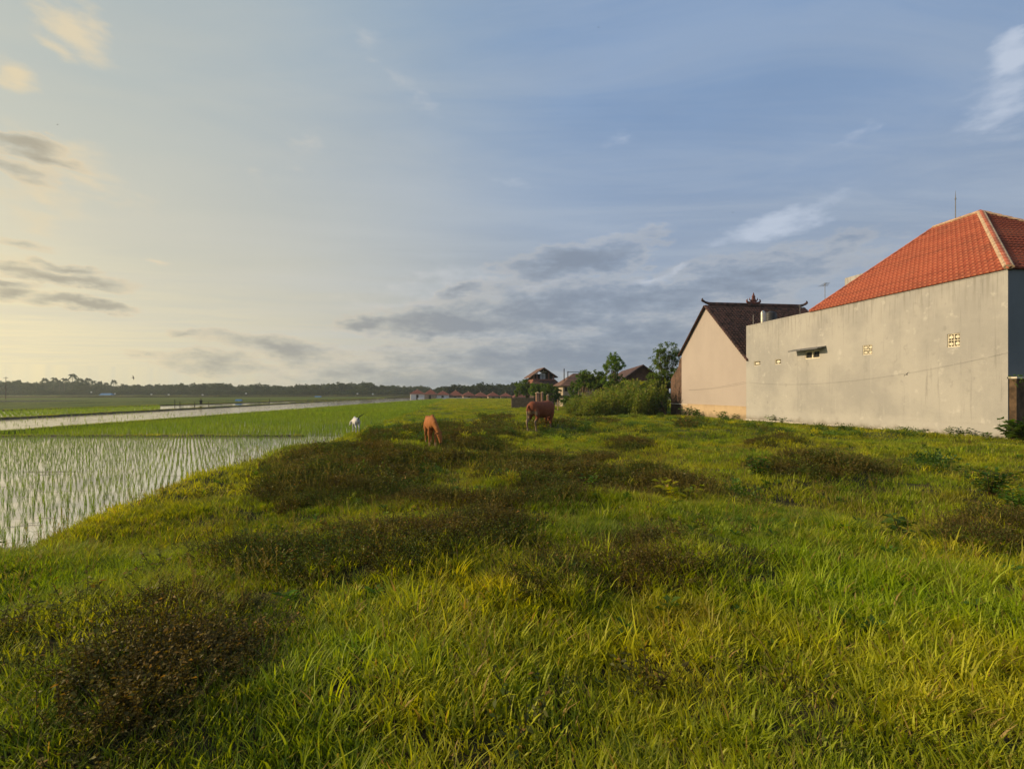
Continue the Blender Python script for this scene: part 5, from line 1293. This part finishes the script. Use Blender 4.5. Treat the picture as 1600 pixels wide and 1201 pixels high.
bird(935, 43, 70, .32, R(70), R(10), 'tiny dark bird near the top centre of the sky')

# ------------------------------------------------------------------ plants with a character of their own
def plant(name, label, px, py, hpx, n_, ls, asp, mt, seed, spread=.5, cat='plant', group=None, d=None):
    p = hit(px, py)[0] if d is None else at(px, py, d); p.z = float(height(p.x, p.y)); dd = p.x*sa+p.y*ca; h_ = hpx/F*dd
    r = np.random.default_rng(seed); e = empty(name, p); tag(e, label, cat, group); P0 = []; P1 = []; c = []; dr = []; ns = max(2, n_//9)
    for i in range(ns):
        a = r.uniform(0, 6.28); t = np.array([math.cos(a)*h_*spread*r.random(), math.sin(a)*h_*spread*r.random(), h_*r.uniform(.65, 1.0)]); P0.append((0,0,-.02)); P1.append(t)
        for j in range(9):
            f = .2+.8*j/8; an = j*2.4+i; c.append(t*f); dr.append((math.cos(an), math.sin(an), .35))
    v, q = leaves(c, dr, np.full(len(c), ls*h_), asp, seed, .25, .25); npmesh('foliage', v, q, mt, e); v, q = stalks(P0, P1, .012*max(1, h_)); npmesh('stem', v, q, M['weedstem'], e); return e
plant('broadleaf_plant', 'upright plant with broad bright leaves in the right-hand grass', 1415, 852, 48, 36, .42, .5, M['herb'], 1)
plant('fern_like_plant', 'pale green spreading plant at the right end of the dark weed bank', 1062, 785, 36, 60, .5, .3, M['grass'], 2, 1.3)
plant('fern_like_plant', 'small green leafy plant in the dark weeds straight below the large cow', 925, 770, 30, 45, .4, .4, M['herb'], 3, 1.0)
plant('taro_plant', 'broad-leaved green shrub at the right-hand foot of the grey wall', 1580, 688, 30, 100, .38, .6, M['herb'], 4, .55, 'shrub')
plant('taro_plant', 'second leafy shrub cut by the right edge under the mossy garden wall', 1603, 694, 42, 90, .4, .55, M['tree'], 5, .7, 'shrub')
plant('bushy_herb', 'dense dark green herb clump near the right edge of the meadow', 1548, 775, 44, 220, .22, .5, M['tree'], 6, 1.2, 'shrub')
plant('bushy_herb', 'dark green herb clump at the right edge below the other one', 1590, 800, 40, 160, .25, .5, M['herb'], 7, 1.2, 'shrub')
plant('bushy_herb', 'small dark leafy shrub left of the reddish weed patch on the right', 1185, 745, 34, 120, .26, .5, M['tree'], 8, .8, 'shrub')
rr = random.Random(21)
for i, px_ in enumerate([1072,1085,1090,1124,1146,1206,1222,1410,1440,1486,1502,1520,1535,1546]):
    X, Yr = ray(px_); x = WX-rr.uniform(.2,.45); y = Yr*x/X; dd = x*sa+y*ca; yy_ = HOR+(CAMZ-float(height(x, y)))/dd*F
    plant('wall_weed', 'low leafy weed sprouting at the foot of the house walls', px_, yy_, rr.uniform(9, 17), 50, .38, .45, M['herb' if i % 2 else 'tree'], 50+i, 1.0, 'weed', 'weeds along the foot of the walls', d=dd)

# ------------------------------------------------------------------ air
hz = MB(); hz.box((-900,-80,-4),(900,900,26)); m, n = mat('haze_air'); vo = n.n('ShaderNodeVolumePrincipled')
vo.inputs['Color'].default_value = (.82,.93,.90,1); vo.inputs['Density'].default_value = .00030; vo.inputs['Anisotropy'].default_value = .3
o = n.n('ShaderNodeOutputMaterial'); n.l(vo.outputs[0], o.inputs['Volume'])
HZ = hz.build('haze', m); tag(HZ, kind='stuff')
